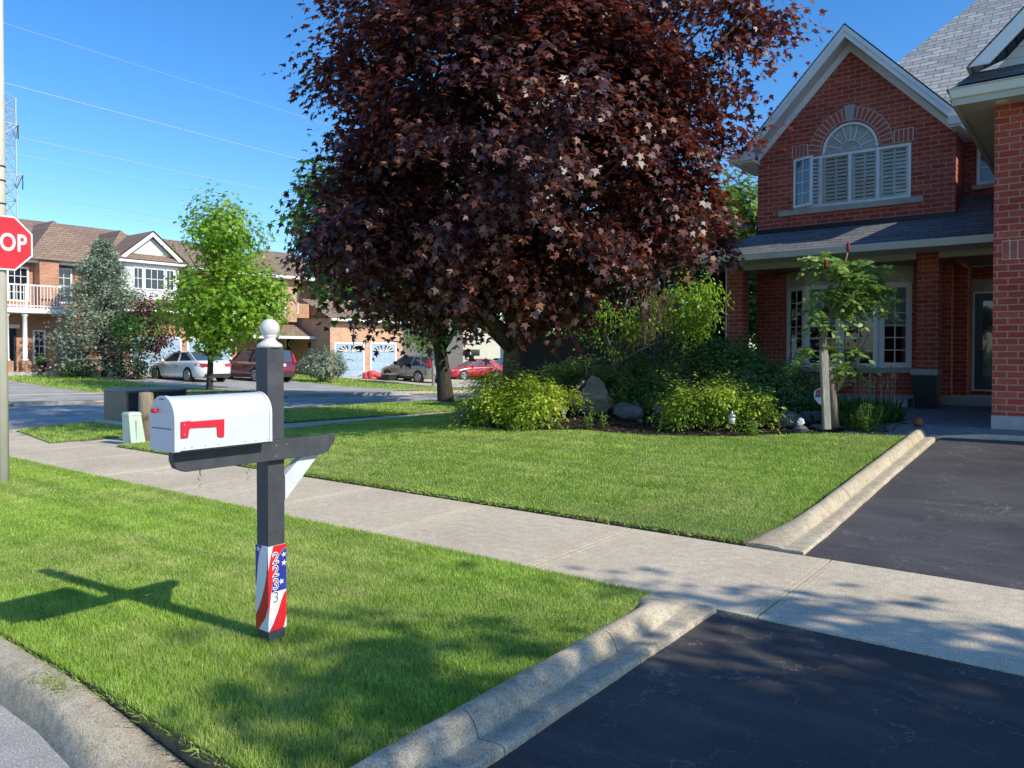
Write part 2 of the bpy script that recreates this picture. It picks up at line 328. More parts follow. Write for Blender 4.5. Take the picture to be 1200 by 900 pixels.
# ------------------------------------------------------------------ object helpers
ORG = {}
def tag(o, label=None, cat=None, group=None, kind=None):
    if label: o['label'] = label
    if cat: o['category'] = cat
    if group: o['group'] = group
    if kind: o['kind'] = kind
    return o
def thing(name, loc, label, cat, group=None, rz=0.):
    o = bpy.data.objects.new(name, None); C.objects.link(o); o.location = loc; o.rotation_euler = (0, 0, rz)
    o.empty_display_size = .2
    ORG[o.name] = (Vector(loc), rz); tag(o, label, cat, group); return o
def link(name, me, mats, parent=None, loc=None):
    for m in (mats if isinstance(mats, (list, tuple)) else [mats]): me.materials.append(m)
    o = bpy.data.objects.new(name, me); C.objects.link(o)
    if loc is not None: o.location = loc
    if parent is not None:
        o.parent = parent; ORG[o.name] = ORG[parent.name]
    return o
def to_local(pts, parent):
    if parent is None: return pts
    o, rz = ORG[parent.name]
    q = np.asarray(pts, float)-np.array(o)
    if rz:
        c, s = math.cos(-rz), math.sin(-rz); q = np.stack([q[:, 0]*c-q[:, 1]*s, q[:, 0]*s+q[:, 1]*c, q[:, 2]], 1)
    return q

class MB:
    """collects polygons, links them as ONE mesh object. World coordinates unless built with local=True"""
    def __init__(s): s.v = []; s.f = []; s.mi = []; s.sm = []
    def poly(s, pts, mi=0, smooth=False):
        i = len(s.v); s.v += [tuple(p) for p in pts]; s.f.append(list(range(i, i+len(pts)))); s.mi.append(mi); s.sm.append(smooth); return s
    def add(s, vs, fs, mi=0, smooth=False):
        i = len(s.v); s.v += [tuple(p) for p in vs]
        for f in fs: s.f.append([i+k for k in f]); s.mi.append(mi); s.sm.append(smooth)
        return s
    def hexa(s, p, mi=0):
        return s.add(p, [(0, 3, 2, 1), (4, 5, 6, 7), (0, 1, 5, 4), (1, 2, 6, 5), (2, 3, 7, 6), (3, 0, 4, 7)], mi)
    def box(s, x0, x1, y0, y1, z0, z1, mi=0):
        return s.hexa([(x0, y0, z0), (x1, y0, z0), (x1, y1, z0), (x0, y1, z0), (x0, y0, z1), (x1, y0, z1), (x1, y1, z1), (x0, y1, z1)], mi)
    def bar(s, a, b, w, h, up=(0, 0, 1), mi=0):
        a = Vector(a); b = Vector(b); d = (b-a).normalized(); sd = d.cross(Vector(up))
        if sd.length < 1e-4: sd = d.cross(Vector((1, 0, 0)))
        sd.normalize(); u = sd.cross(d).normalized()
        q = []
        for c in (a, b):
            for i, j in ((-1, -1), (1, -1), (1, 1), (-1, 1)): q.append(c+sd*(i*w/2)+u*(j*h/2))
        return s.hexa(q, mi)
    def tube(s, pts, rad, n=8, mi=0, cap=True):
        pts = [Vector(p) for p in pts]; i0 = len(s.v); prev = None
        for k, p in enumerate(pts):
            d = (pts[min(k+1, len(pts)-1)]-pts[max(k-1, 0)]).normalized()
            if prev is None:
                sd = d.cross(Vector((.3, .9, .2)));
                if sd.length < 1e-3: sd = d.cross(Vector((1, 0, 0)))
            else: sd = prev-d*prev.dot(d)
            sd.normalize(); prev = sd; u = d.cross(sd); r = rad[k] if isinstance(rad, (list, tuple)) else rad
            for j in range(n):
                t = 2*PI*j/n; s.v.append(tuple(p+sd*(r*math.cos(t))+u*(r*math.sin(t))))
        for k in range(len(pts)-1):
            for j in range(n):
                a = i0+k*n+j; b = i0+k*n+(j+1) % n
                s.f.append([a, b, b+n, a+n]); s.mi.append(mi); s.sm.append(True)
        if cap:
            s.f.append([i0+j for j in range(n)][::-1]); s.mi.append(mi); s.sm.append(False)
            e = i0+(len(pts)-1)*n; s.f.append([e+j for j in range(n)]); s.mi.append(mi); s.sm.append(False)
        return s
    def lathe(s, c, prof, n=20, mi=0):
        c = Vector(c); i0 = len(s.v)
        for r, z in prof:
            for j in range(n):
                t = 2*PI*j/n; s.v.append((c.x+r*math.cos(t), c.y+r*math.sin(t), c.z+z))
        for k in range(len(prof)-1):
            for j in range(n):
                a = i0+k*n+j; b = i0+k*n+(j+1) % n; s.f.append([a, b, b+n, a+n]); s.mi.append(mi); s.sm.append(True)
        s.f.append([i0+j for j in range(n)][::-1]); s.mi.append(mi); s.sm.append(False)
        e = i0+(len(prof)-1)*n; s.f.append([e+j for j in range(n)]); s.mi.append(mi); s.sm.append(False); return s
    def prism(s, pts, off, mi=0):
        """closed solid: polygon pts swept by the vector off"""
        pts = [Vector(p) for p in pts]; off = Vector(off); n = len(pts); q = pts+[p+off for p in pts]
        return s.add(q, [tuple(range(n))[::-1], tuple(range(n, 2*n))]+[(i, (i+1) % n, n+(i+1) % n, n+i) for i in range(n)], mi)
    def build(s, name, mats, parent=None, local=False, bevel=0., fix=True):
        v = np.array(s.v, float)
        if not local: v = to_local(v, parent)
        me = bpy.data.meshes.new(name); me.from_pydata([tuple(p) for p in v], [], s.f)
        me.polygons.foreach_set('material_index', s.mi); me.polygons.foreach_set('use_smooth', s.sm)
        if fix or bevel:
            bm = bmesh.new(); bm.from_mesh(me); bmesh.ops.recalc_face_normals(bm, faces=bm.faces)
            if bevel:
                bmesh.ops.remove_doubles(bm, verts=bm.verts, dist=1e-5)
                es = [e for e in bm.edges if len(e.link_faces) == 2 and e.calc_face_angle(0) > .6]
                bmesh.ops.bevel(bm, geom=es, offset=bevel, segments=2, profile=.6, affect='EDGES', clamp_overlap=True)
            bm.to_mesh(me); bm.free()
        me.update(); return link(name, me, mats, parent)

def fast_mesh(name, verts, faces_k):
    """verts (n,3); faces_k list of int arrays (m,k): built with foreach_set"""
    me = bpy.data.meshes.new(name); me.vertices.add(len(verts)); me.vertices.foreach_set('co', np.ascontiguousarray(verts, np.float32).ravel())
    loops = np.concatenate([f.ravel() for f in faces_k]).astype(np.int32)
    sizes = np.concatenate([np.full(len(f), f.shape[1], np.int32) for f in faces_k])
    starts = np.concatenate([[0], np.cumsum(sizes)[:-1]]).astype(np.int32)
    me.loops.add(len(loops)); me.loops.foreach_set('vertex_index', loops)
    me.polygons.add(len(sizes)); me.polygons.foreach_set('loop_start', starts)
    me.update(calc_edges=True); me.validate(); return me

def nrm(v): return v/np.maximum(np.linalg.norm(v, axis=1, keepdims=True), 1e-9)
TM = {}
TM['maple'] = (np.array([(0, 0, 0), (.40, -.06, -.05), (.30, .14, 0), (.66, .42, -.12), (.27, .44, 0), (.0, 1.0, -.10), (-.27, .44, 0), (-.66, .42, -.12), (-.30, .14, 0), (-.40, -.06, -.05)], float), [list(range(10))])
TM['oval'] = (np.array([(0, 0, 0), (.26, .3, .05), (.22, .68, .03), (0, 1, -.08), (-.22, .68, .03), (-.26, .3, .05)], float), [list(range(6))])
TM['spray'] = (np.array([(0, 0, 0), (.10, .35, .02), (.26, .50, -.05), (.10, .52, 0), (.20, .86, -.1), (.04, .74, 0), (-.02, 1.12, -.18), (-.09, .62, 0), (-.26, .74, -.06), (-.09, .3, .02)], float), [list(range(10))])
TM['needle'] = (np.array([(0, 0, 0), (.05, .1, 0), (.34, .55, .1), (.07, .38, 0), (.0, 1, .05), (-.07, .38, 0), (-.34, .55, .1), (-.05, .1, 0)], float), [list(range(8))])
TM['blade'] = (np.array([(-.05, 0, 0), (.05, 0, 0), (.05, .5, .03), (0, 1, -.1), (-.05, .5, .03)], float), [list(range(5))])
TM['chip'] = (np.array([(-.18, 0, 0), (.18, 0, .1), (.15, 1, 0), (-.12, .9, .1)], float), [list(range(4))])
def leaves(name, mat_, parent, pos, nr, tip, size, tmpl='oval', loc=None):
    T, fs = TM[tmpl]; n = len(pos); k = len(T)
    nr = nrm(nr); tip = tip-nr*np.sum(tip*nr, 1, keepdims=True); tip = nrm(tip); sd = np.cross(tip, nr)
    size = np.broadcast_to(np.asarray(size, float), (n,))[:, None, None]
    v = pos[:, None, :]+size*(sd[:, None, :]*T[None, :, 0:1]+tip[:, None, :]*T[None, :, 1:2]+nr[:, None, :]*T[None, :, 2:3])
    v = to_local(v.reshape(-1, 3), parent)
    base = (np.arange(n)*k)[:, None]
    me = fast_mesh(name, v, [base+np.array(f)[None, :] for f in fs])
    return link(name, me, mat_, parent)
def rdir(n):
    v = RNG.normal(size=(n, 3)); return nrm(v)
def lump(d, seed, amp=.2):
    r = np.random.default_rng(seed); o = np.zeros(len(d))
    for i in range(7):
        k = r.normal(size=3)*(2.2+i*.7); o += np.sin(d@k+r.uniform(0, 6.28))/(1+.35*i)
    return 1+amp*o/2.2
def crown_pts(c, rad, ncl, per, spread, seed, inner=.55, amp=.2, zmin=None, gaps=.0, low=1.0):
    """clusters of leaves spread through an uneven ellipsoid shell -> positions, outward normals"""
    d = rdir(ncl); R = np.array(rad, float)
    t = 1-(1-inner)*RNG.random(ncl)**1.7
    lf = lump(d, seed, amp)
    if gaps > 0:
        keep = lump(d*1.7, seed+5, 1.)+RNG.normal(size=ncl)*.25 > -1+gaps*2.2; d, t, lf = d[keep], t[keep], lf[keep]
    cl = np.array(c)+d*R*(t*lf)[:, None]
    if low != 1.0:
        m = d[:, 2] < 0; cl[m, 2] = c[2]+(cl[m, 2]-c[2])*low
    out = nrm(d/R*R.mean())
    p = np.repeat(cl, per, 0); o = np.repeat(out, per, 0)
    p = p+RNG.normal(size=p.shape)*spread
    if zmin is not None:
        k = p[:, 2] > zmin; p, o = p[k], o[k]
    return p, o, cl
def bough_pts(c, rad, nb, per, seed, inner=.5, amp=.25, sh=.40, sv=.13, gaps=.2):
    """boughs: flattened drooping sprays of leaves at the ends of the limbs, with dark gaps between them"""
    p, o, cl = crown_pts(c, rad, nb, 1, .0, seed, inner, amp, None, gaps)
    out = o*np.array([1, 1, .35]); out = nrm(out+1e-6); tan = nrm(np.cross(out, np.array([0, 0, 1.]))+1e-6); n = len(cl)
    k = RNG.uniform(.6, 1.35, n)
    tr = lambda: np.clip(RNG.normal(size=(n, per)), -1.75, 1.75)
    a = tr()*.75+RNG.uniform(-.5, .5, (n, per)); b = tr(); z = tr()
    q = cl[:, None, :]+out[:, None, :]*(a*sh*k[:, None])[..., None]+tan[:, None, :]*(b*sh*.7*k[:, None])[..., None]
    q[..., 2] += z*sv-np.abs(b)*.10-np.maximum(a, 0)**2*.16*sh/.4
    oo = np.repeat(o, per, 0); return q.reshape(-1, 3), oo, cl
def leaf_dirs(o, up=.5, rnd=.5, outw=.6, droop=.5):
    n = len(o); nr = o*outw+np.array([0, 0, up])+rdir(n)*rnd
    tip = o*1.0+np.array([0, 0, -droop])+rdir(n)*.7
    return nr, tip
def limbs(mb, base, top, r0, targets, seed, r1=None, bend=.15, sub=True):
    """tapered trunk plus limbs reaching into the crown"""
    rr = random.Random(seed); base = Vector(base); top = Vector(top); pts = []; rad = []
    for i in range(8):
        t = i/7; p = base.lerp(top, t)+Vector((rr.uniform(-1, 1), rr.uniform(-1, 1), 0))*bend*t*(1-t)
        pts.append(p); rad.append(r0*(1-.8*t)*(1.25 if i == 0 else 1))
    pts.insert(1, base.lerp(top, .03)); rad.insert(1, r0*1.05)
    mb.tube(pts, rad, 10)
    for tg in targets:
        tg = Vector(tg); t = clamp((tg.z-base.z)/(max(top.z-base.z, .1))*.55+rr.uniform(-.1, .1), .2, .92)
        s = base.lerp(top, t); mid = s.lerp(tg, .5)+Vector((rr.uniform(-.2, .2), rr.uniform(-.2, .2), rr.uniform(0, .3)))
        rb = r0*(1-.8*t)*.5
        mb.tube([s, s.lerp(mid, .5)+Vector((0, 0, .05)), mid, mid.lerp(tg, .5), tg], [rb, rb*.8, rb*.55, rb*.35, rb*.12], 6)
    return mb

def sheet(name, pts, off, mats, skirt=0., step=.8, kind='structure', flat=None, jitter=0.):
    """ground sheet following the terrain; skirt>0 gives it a cut edge (second material)"""
    bm = bmesh.new(); vs = [bm.verts.new((p[0], p[1], 0)) for p in pts]; bm.faces.new(vs)
    xs = [p[0] for p in pts]; ys = [p[1] for p in pts]
    for ax, lo, hi in ((0, min(xs), max(xs)), (1, min(ys), max(ys))):
        k = lo+step
        while k < hi:
            no = (1, 0, 0) if ax == 0 else (0, 1, 0); co = (k, 0, 0) if ax == 0 else (0, k, 0)
            bmesh.ops.bisect_plane(bm, geom=bm.verts[:]+bm.edges[:]+bm.faces[:], plane_co=co, plane_no=no); k += step
    bmesh.ops.recalc_face_normals(bm, faces=bm.faces)
    if bm.faces and next(iter(bm.faces)).normal.z < 0: bmesh.ops.reverse_faces(bm, faces=bm.faces[:])
    if skirt:
        be = [e for e in bm.edges if e.is_boundary]
        r = bmesh.ops.extrude_edge_only(bm, edges=be)
        nv = {v for v in r['geom'] if isinstance(v, bmesh.types.BMVert)}
        for f in r['geom']:
            if isinstance(f, bmesh.types.BMFace): f.material_index = 1
    else: nv = set()
    for v in bm.verts:
        z = (gz(v.co.x, v.co.y) if flat is None else flat)+off
        v.co.z = z-(skirt if v in nv else 0)
    bmesh.ops.triangulate(bm, faces=[f for f in bm.faces if len(f.verts) > 4])
    me = bpy.data.meshes.new(name); bm.to_mesh(me); bm.free()
    o = link(name, me, mats); o['kind'] = kind; return o

def inpoly(x, y, poly):
    c = np.zeros(len(x), bool); n = len(poly)
    for i in range(n):
        x1, y1 = poly[i][:2]; x2, y2 = poly[(i+1) % n][:2]
        if y1 == y2: continue
        k = ((y1 > y) != (y2 > y)) & (x < (x2-x1)*(y-y1)/(y2-y1)+x1); c ^= k
    return c
def grass(poly, dens, hgt, off, fmin=1.8, wide=.0028, cut=()):
    """standing blades all over a lawn, denser and finer close by"""
    xs = [p[0] for p in poly]; ys = [p[1] for p in poly]
    area = (max(xs)-min(xs))*(max(ys)-min(ys)); n = int(area*dens)
    x = RNG.uniform(min(xs), max(xs), n); y = RNG.uniform(min(ys), max(ys), n)
    r = x*RX[0]+y*RX[1]; f = x*FW[0]+y*FW[1]
    k = inpoly(x, y, poly) & (f > fmin) & (np.abs(r) < f*.72+1.2)
    k &= RNG.random(n) < np.clip((4.5/np.maximum(f, .1))**1.35, 0, 1)
    for cp in cut: k &= ~inpoly(x, y, cp)
    x, y, f = x[k], y[k], f[k]; n = len(x)
    pn = .75+.5*(.5+.25*np.sin(x*1.7+y*.6)+.25*np.sin(x*.6-y*2.3+1))
    h = hgt*RNG.uniform(.55, 1.25, n)*pn; w = wide*np.maximum(1, f/3.6)*RNG.uniform(.7, 1.3, n)
    a = RNG.uniform(0, 2*PI, n); sx, sy = np.cos(a)*w/2, np.sin(a)*w/2
    b = RNG.uniform(0, 2*PI, n); ln = h*RNG.uniform(.1, .75, n); lx, ly = np.cos(b)*ln, np.sin(b)*ln
    z = gzv(x, y)+off
    V = np.zeros((n, 5, 3))
    V[:, 0] = np.stack([x-sx, y-sy, z], 1); V[:, 1] = np.stack([x+sx, y+sy, z], 1)
    V[:, 2] = np.stack([x+sx*.8+lx*.35, y+sy*.8+ly*.35, z+h*.6], 1); V[:, 3] = np.stack([x-sx*.8+lx*.35, y-sy*.8+ly*.35, z+h*.6], 1)
    V[:, 4] = np.stack([x+lx, y+ly, z+h], 1)
    i = (np.arange(n)*5)[:, None]
    me = fast_mesh('grass', V.reshape(-1, 3), [i+np.array([[0, 1, 2, 3]]), i+np.array([[3, 2, 4]])])
    o = link('grass', me, M['grass']); o['kind'] = 'stuff'; return o
# ================================================================== THE SETTING
def grid_axis(a, b, fine, far):
    c = list(np.arange(a, b, fine)); k = 1.0; lo = []; hi = []
    x = a; st = fine
    while x > -far: st *= 1.5; x -= st; lo.append(x)
    x = c[-1]; st = fine
    while x < far: st *= 1.5; x += st; hi.append(x)
    return np.array(lo[::-1]+c+hi)
gx = grid_axis(-60, 20, 1.5, 1800); gy = grid_axis(-20, 60, 1.5, 1800)
XX, YY = np.meshgrid(gx, gy); ZZ = gzv(XX, YY)-.30
V = np.stack([XX.ravel(), YY.ravel(), ZZ.ravel()], 1); nxg = len(gx)
ii, jj = np.meshgrid(np.arange(nxg-1), np.arange(len(gy)-1)); q = (jj*nxg+ii).ravel()
o = link('ground', fast_mesh('ground', V, [np.stack([q, q+1, q+1+nxg, q+nxg], 1)]), M['lawn']); o['kind'] = 'structure'

NEAR = [(-2.0, 1.55), (-2.02, 3.6), (-2.16, 4.22), (-15.2, 4.22), (-15.2, 2.6), (-14, 1.55)]
FRONT = [(-2.18, 5.78), (-2.06, 6.6), (-2.06, 11.3), (-3.13, 11.12), (-4.05, 10.35), (-5.18, 9.98), (-6.35, 10.0), (-7.29, 9.5), (-8.51, 9.76), (-9.4, 10.6), (-10, 13), (-10.2, 18), (-10.7, 18), (-11.6, 14.5), (-12.2, 10), (-12.25, 5.78)]
VERGE = [(-13.5, 5.3), (-13.5, 9.74), (-12.9, 14.3), (-11.8, 19), (-10.4, 24), (-12.6, 26), (-14.6, 22), (-15.9, 17), (-16.7, 12), (-16.85, 7.6), (-16.1, 5.75)]
EDGE = [(-25.6, 4), (-24.6, 8.4), (-23.3, 11), (-21.6, 15), (-20.4, 18), (-19, 22), (-16, 30), (-11, 42), (-8, 55)]
DR1 = [(-24.3, 8.6), (-23.2, 11.4), (-29, 12.6), (-40, 13.5), (-40, 10.2), (-29, 9.6)]
DR2 = [(-21.3, 15.6), (-19.7, 19.8), (-25, 23.3), (-41, 26.2), (-41, 18.3), (-33, 17.7), (-25, 17.2)]
DR3 = [(-38.3, 31.3), (-38.3, 40), (-28, 40), (-14.5, 34.5), (-16.2, 29.6), (-28, 31.0)]
FARL = EDGE+[(-60, 62), (-60, -5), (-26, -5)]
sheet('lawn', NEAR, .02, [M['lawn'], M['turf_edge']], .3, .5)
sheet('lawn', FRONT, .035, [M['lawn'], M['turf_edge']], .3, .5)
sheet('lawn', VERGE, .02, [M['lawn'], M['turf_edge']], .3, .8)
sheet('lawn', FARL, .0, [M['lawn'], M['turf_edge']], .3, 2.)
BED = [(-2.06, 11.31), (-3.13, 11.13), (-4.05, 10.36), (-5.18, 9.99), (-6.35, 10.01), (-7.29, 9.51), (-8.51, 9.77), (-9.4, 10.61), (-10, 13), (-10.2, 18), (-6.8, 18.2), (-2.9, 16.4), (-2.7, 13.6)]
sheet('mulch_bed', BED, .02, [M['soil'], M['soil']], .3, .5)
sheet('garden_ground', [(-10.2, 18), (-10.7, 18), (-10.2, 24), (-9, 34), (-6, 34), (-6, 18.2), (-6.8, 18.2)], .01, [M['lawn'], M['turf_edge']], .2, 1.)
sheet('lawn', [(-10.35, 24.2), (-12.5, 26.2), (-10, 40), (-4, 60), (6, 60), (4, 36), (-9, 34)], .0, [M['lawn'], M['turf_edge']], .2, 2.)
# streets
sheet('road', [(-26, -6), (-26, 1.37), (-17.5, 1.37), (3.2, 1.37), (40, 1.37), (40, -6)], -.13, [M['road']], 0, 3.)
sheet('road', [(-26.2, 1.3), (-25.6, 4), (-24.6, 8.4), (-23.3, 11), (-21.6, 15), (-20.4, 18), (-19, 22), (-16, 30), (-11, 42), (-8, 55), (-1, 52), (-4.5, 40), (-9, 30), (-12.2, 26.2), (-14.6, 22), (-15.9, 17), (-16.7, 12), (-16.85, 7.6), (-16.1, 5.6), (-15.4, 4.2), (-15.4, 1.3)], -.04, [M['road']], 0, 2.)
# driveway of the brick house
sheet('driveway', [(-1.76, 1.15), (6, 1.15), (6, 4.24), (-1.76, 4.24)], .0, [M['asphalt_apron'], M['soil']], .15, .6)
sheet('driveway', [(-1.76, 5.70), (6, 5.70), (6, 12.2), (-1.68, 11.6), (-1.72, 9)], .0, [M['asphalt'], M['soil']], .15, .6)
sheet('path', [(-2.9, 11.3), (-1.7, 11.55), (-1.2, 11.9), (6, 12.16), (6, 12.6), (-1.0, 12.6), (-1.0, 18.9), (-3.0, 18.9), (-3.0, 16.4), (-2.75, 13.6)], .03, [M['paver'], M['concrete']], .2, .6)

# pavement slabs with tooled joints
mb = MB()
jx = [-15.9, -14.3, -12.75, -11.15, -9.55, -7.95, -6.35, -4.75, -3.13, -1.52, .1, 1.7, 3.3, 4.9, 6.5]
for a, b in zip(jx[:-1], jx[1:]):
    y0, y1 = 4.235, 5.735
    mb.box(a+.007, b-.007, y0, y1, -.15, .008)
    for xe in (a+.05, b-.05): mb.box(xe-.004, xe+.004, y0+.004, y1-.004, 0, .0095)
o = mb.build('pavement', M['concrete']); o['kind'] = 'structure'
sheet('pavement', [(-13.45, 5.76), (-12.3, 5.76), (-12.25, 10), (-11.65, 14.5), (-10.75, 18), (-9.6, 22.5), (-10.4, 23.6), (-11.75, 19), (-12.85, 14.3), (-13.45, 9.74)], .004, [M['concrete'], M['soil']], .15, 1.)
def off(pl, d): return [(x-d, y) for x, y in pl]
sheet('pavement', [p for p in off(EDGE, 4.1)]+off(EDGE, 5.3)[::-1], .066, [M['concrete'], M['soil']], .1, 1.5)
for pl in (EDGE, ):
    mb = MB()
    for (a, b), (c, d) in zip(pl[:-1], pl[1:]):
        mb.hexa([(a, b, -.2), (c, d, -.2), (c-.2, d, -.2), (a-.2, b, -.2), (a, b, .06), (c, d, .06), (c-.2, d, .06), (a-.2, b, .06)])
    o = mb.build('kerb', M['kerb']); o['kind'] = 'structure'
vl = [(-14.6, 22), (-15.9, 17), (-16.7, 12), (-16.85, 7.6), (-16.1, 5.6), (-15.6, 4.4)]
mb = MB()
for (a, b), (c, d) in zip(vl[:-1], vl[1:]):
    mb.hexa([(a, b, -.2), (c, d, -.2), (c-.16, d, -.2), (a-.16, b, -.2), (a, b, .03), (c, d, .03), (c-.16, d, .03), (a-.16, b, .03)])
o = mb.build('kerb', M['kerb']); o['kind'] = 'structure'
# drives over the road
sheet('driveway', DR1, .06, [M['road']], .1, .8)
sheet('driveway', DR2, .06, [M['road']], .1, .8)
sheet('driveway', DR3, .06, [M['concrete']], .1, .8)
# concrete strip beside the white car's drive
sheet('path', [(-25, 17.1), (-33, 17.6), (-41, 18.2), (-41, 17.5), (-33, 17.1), (-25, 16.7)], .064, [M['concrete']], .1, .8)

# ---- kerbs of the near drive: rounded hump and flat channel, cast in lengths
def kerb_len(y0, y1, xl, ramp0, ramp1, name='kerb'):
    prof = [(-.02, -.06), (-.012, .03), (.0, .07), (.03, .105), (.065, .12), (.10, .112), (.127, .085), (.143, .052), (.150, .030), (.157, .027), (.20, .034), (.262, .038), (.272, .032), (.278, .018), (.28, -.05)]
    mb = MB(); n = max(3, int((y1-y0)/.1)); rows = []
    for i in range(n+1):
        y = y0+(y1-y0)*i/n; s = 1.
        if ramp0: s = min(s, .12+.88*float(smooth(ramp0[0], ramp0[1], y)))
        if ramp1: s = min(s, .05+.95*float(smooth(ramp1[1], ramp1[0], y)))
        e = .002*math.sin(y*9)+.001*math.sin(y*23)
        rows.append([(xl+px-(.16*(1-s)*max(0, 1-px/.19) if s < 1 else 0)+e, y, gz(xl, y)+(pz if pz < .03 else .028+(pz-.03)*s+.0005*math.sin(y*31+px*40))) for px, pz in prof])
    k = len(prof)
    mb.add([p for r in rows for p in r], [(i*k+j, i*k+j+1, (i+1)*k+j+1, (i+1)*k+j) for i in range(n) for j in range(k-1)], 0, True)
    mb.add(rows[0], [tuple(range(k))]); mb.add(rows[-1], [tuple(range(k))[::-1]])
    return mb
mb = MB()
def join(a, b): a.add(b.v, b.f); a.sm[-len(b.f):] = b.sm; return a
for y0, y1, r0, r1 in ((1.2, 2.22, None, None), (2.226, 3.284, None, None), (3.29, 4.2, None, (3.72, 4.2))): join(mb, kerb_len(y0, y1, -2.02, r0, r1))
o = mb.build('kerb', M['kerb']); o['kind'] = 'structure'
mb = MB()
for y0, y1, r0, r1 in ((5.76, 7.6, (5.7, 7.0), None), (7.61, 9.4, None, None), (9.41, 10.7, None, None), (10.706, 11.62, None, (11.5, 11.75))): join(mb, kerb_len(y0, y1, -2.0, r0, r1))
o = mb.build('kerb', M['kerb']); o['kind'] = 'structure'
# ---- kerb of the street, dropping to the drive
mb = MB(); prof = [(1.55, -.1), (1.55, .0), (1.535, .012), (1.42, .010), (1.395, -.004), (1.385, -.03), (1.35, -.135), (1.35, -.3)]
def skerb(x0, x1, n):
    rows = []
    for i in range(n+1):
        x = x0+(x1-x0)*i/n; t = float(smooth(-3.75, -2.5, x)); w = .10*t
        rows.append([(x, y-(w if y < 1.5 else 0)+.002*math.sin(x*17), z-.085*t*(1 if z > -.05 else 0)+.0015*math.sin(x*37+y*60)) for y, z in prof])
    k = len(prof)
    mb.add([p for r in rows for p in r], [(i*k+j, (i+1)*k+j, (i+1)*k+j+1, i*k+j+1) for i in range(n) for j in range(k-1)], 0, True)
    mb.add(rows[0], [tuple(range(k))]); mb.add(rows[-1], [tuple(range(k))[::-1]])
for a, b in ((-17, -12.7), (-12.69, -9.7), (-9.69, -6.7), (-6.69, -3.74), (-3.735, -2.0)): skerb(a, b, int((b-a)/.12))
o = mb.build('kerb', M['kerb']); o['kind'] = 'structure'

# ---- grass
grass(NEAR, 38000, .030, .015, 1.8, .0019)
grass(FRONT, 19000, .028, .03, 4, .0018)
grass(VERGE, 7000, .05, .015, 8, .0024)
grass([(-25.4, 5), (-23.4, 11), (-20.5, 18), (-16.4, 30), (-22, 42), (-44, 40), (-44, 5)], 2600, .07, .0, 18, .0022, cut=(DR1, DR2, DR3, off(EDGE, 4.05)+off(EDGE, 5.35)[::-1]))
# clippings left lying on the kerb, and a ragged fringe over the kerb edges
def scatter(n, x0, x1, y0, y1, zf, L, name):
    p = np.stack([RNG.normal((x0+x1)/2, (x1-x0)/4, n), RNG.normal((y0+y1)/2, (y1-y0)/4, n), np.zeros(n)], 1); p[:, 2] = zf+RNG.uniform(.0, .012, n)
    d = rdir(n); d[:, 2] *= .15
    o = leaves(name, M['grass'], None, p, np.tile([0, 0, 1.], (n, 1))+rdir(n)*.4, d, RNG.uniform(.5, 1.2, n)*L, 'blade'); o['kind'] = 'stuff'
scatter(420, -3.9, -3.55, 1.40, 1.52, .008, .022, 'grass_clippings')
def fringe(a, b, n, L, lean, name='edge_grass'):
    a = np.array(a); b = np.array(b); t = RNG.random(n)[:, None]; p = a+(b-a)*t; p[:, :2] += RNG.normal(size=(n, 2))*.016
    p[:, 2] += gzv(p[:, 0], p[:, 1])
    d = np.tile(np.array(lean, float), (n, 1))+rdir(n)*.55; d[:, 2] = np.abs(d[:, 2])*.7+.1
    o = leaves(name, M['grass'], None, p, rdir(n), d, RNG.uniform(.5, 1.2, n)*L, 'blade'); o['kind'] = 'stuff'
fringe((-2.03, 1.6, .02), (-2.03, 3.6, .02), 2600, .06, (.55, 0, .5))
fringe((-8, 1.57, 0), (-2.1, 1.575, 0), 7000, .042, (0, -.25, .8))
fringe((-14, 4.21, 0), (-2.2, 4.21, 0), 3800, .05, (0, .4, .5))
fringe((-12.2, 5.79, .02), (-2.2, 5.79, .02), 4200, .05, (0, -.45, .4))
fringe((-2.07, 6.3, .03), (-2.06, 11.2, .03), 1600, .045, (.3, 0, .5))
fringe((-1.72, 4.235, .0), (.9, 4.235, .0), 200, .022, (0, 0, .5))
n = 70; p = np.stack([RNG.uniform(-9, -2.2, n), RNG.uniform(1.7, 9.5, n), np.zeros(n)], 1); k = inpoly(p[:, 0], p[:, 1], NEAR) | inpoly(p[:, 0], p[:, 1], FRONT); p = p[k]; p[:, 2] = gzv(p[:, 0], p[:, 1])+.05; n = len(p)
o = leaves('leaf_litter', M['l_straw'], None, p, np.tile([0, 0, 1.], (n, 1))+rdir(n)*.5, rdir(n), RNG.uniform(.015, .035, n), 'oval'); o['kind'] = 'stuff'
# mulch chips
n = 9000; bx = RNG.uniform(-10, -2.3, n); by = RNG.uniform(9.5, 15, n); k = inpoly(bx, by, BED); bx, by = bx[k], by[k]; n = len(bx)
p = np.stack([bx, by, gzv(bx, by)+.022+RNG.uniform(0, .02, n)], 1); d = rdir(n); d[:, 2] *= .25
o = leaves('mulch', M['chip'], None, p, np.tile([0, 0, 1.], (n, 1))+rdir(n)*.5, d, RNG.uniform(.03, .085, n), 'chip'); o['kind'] = 'stuff'

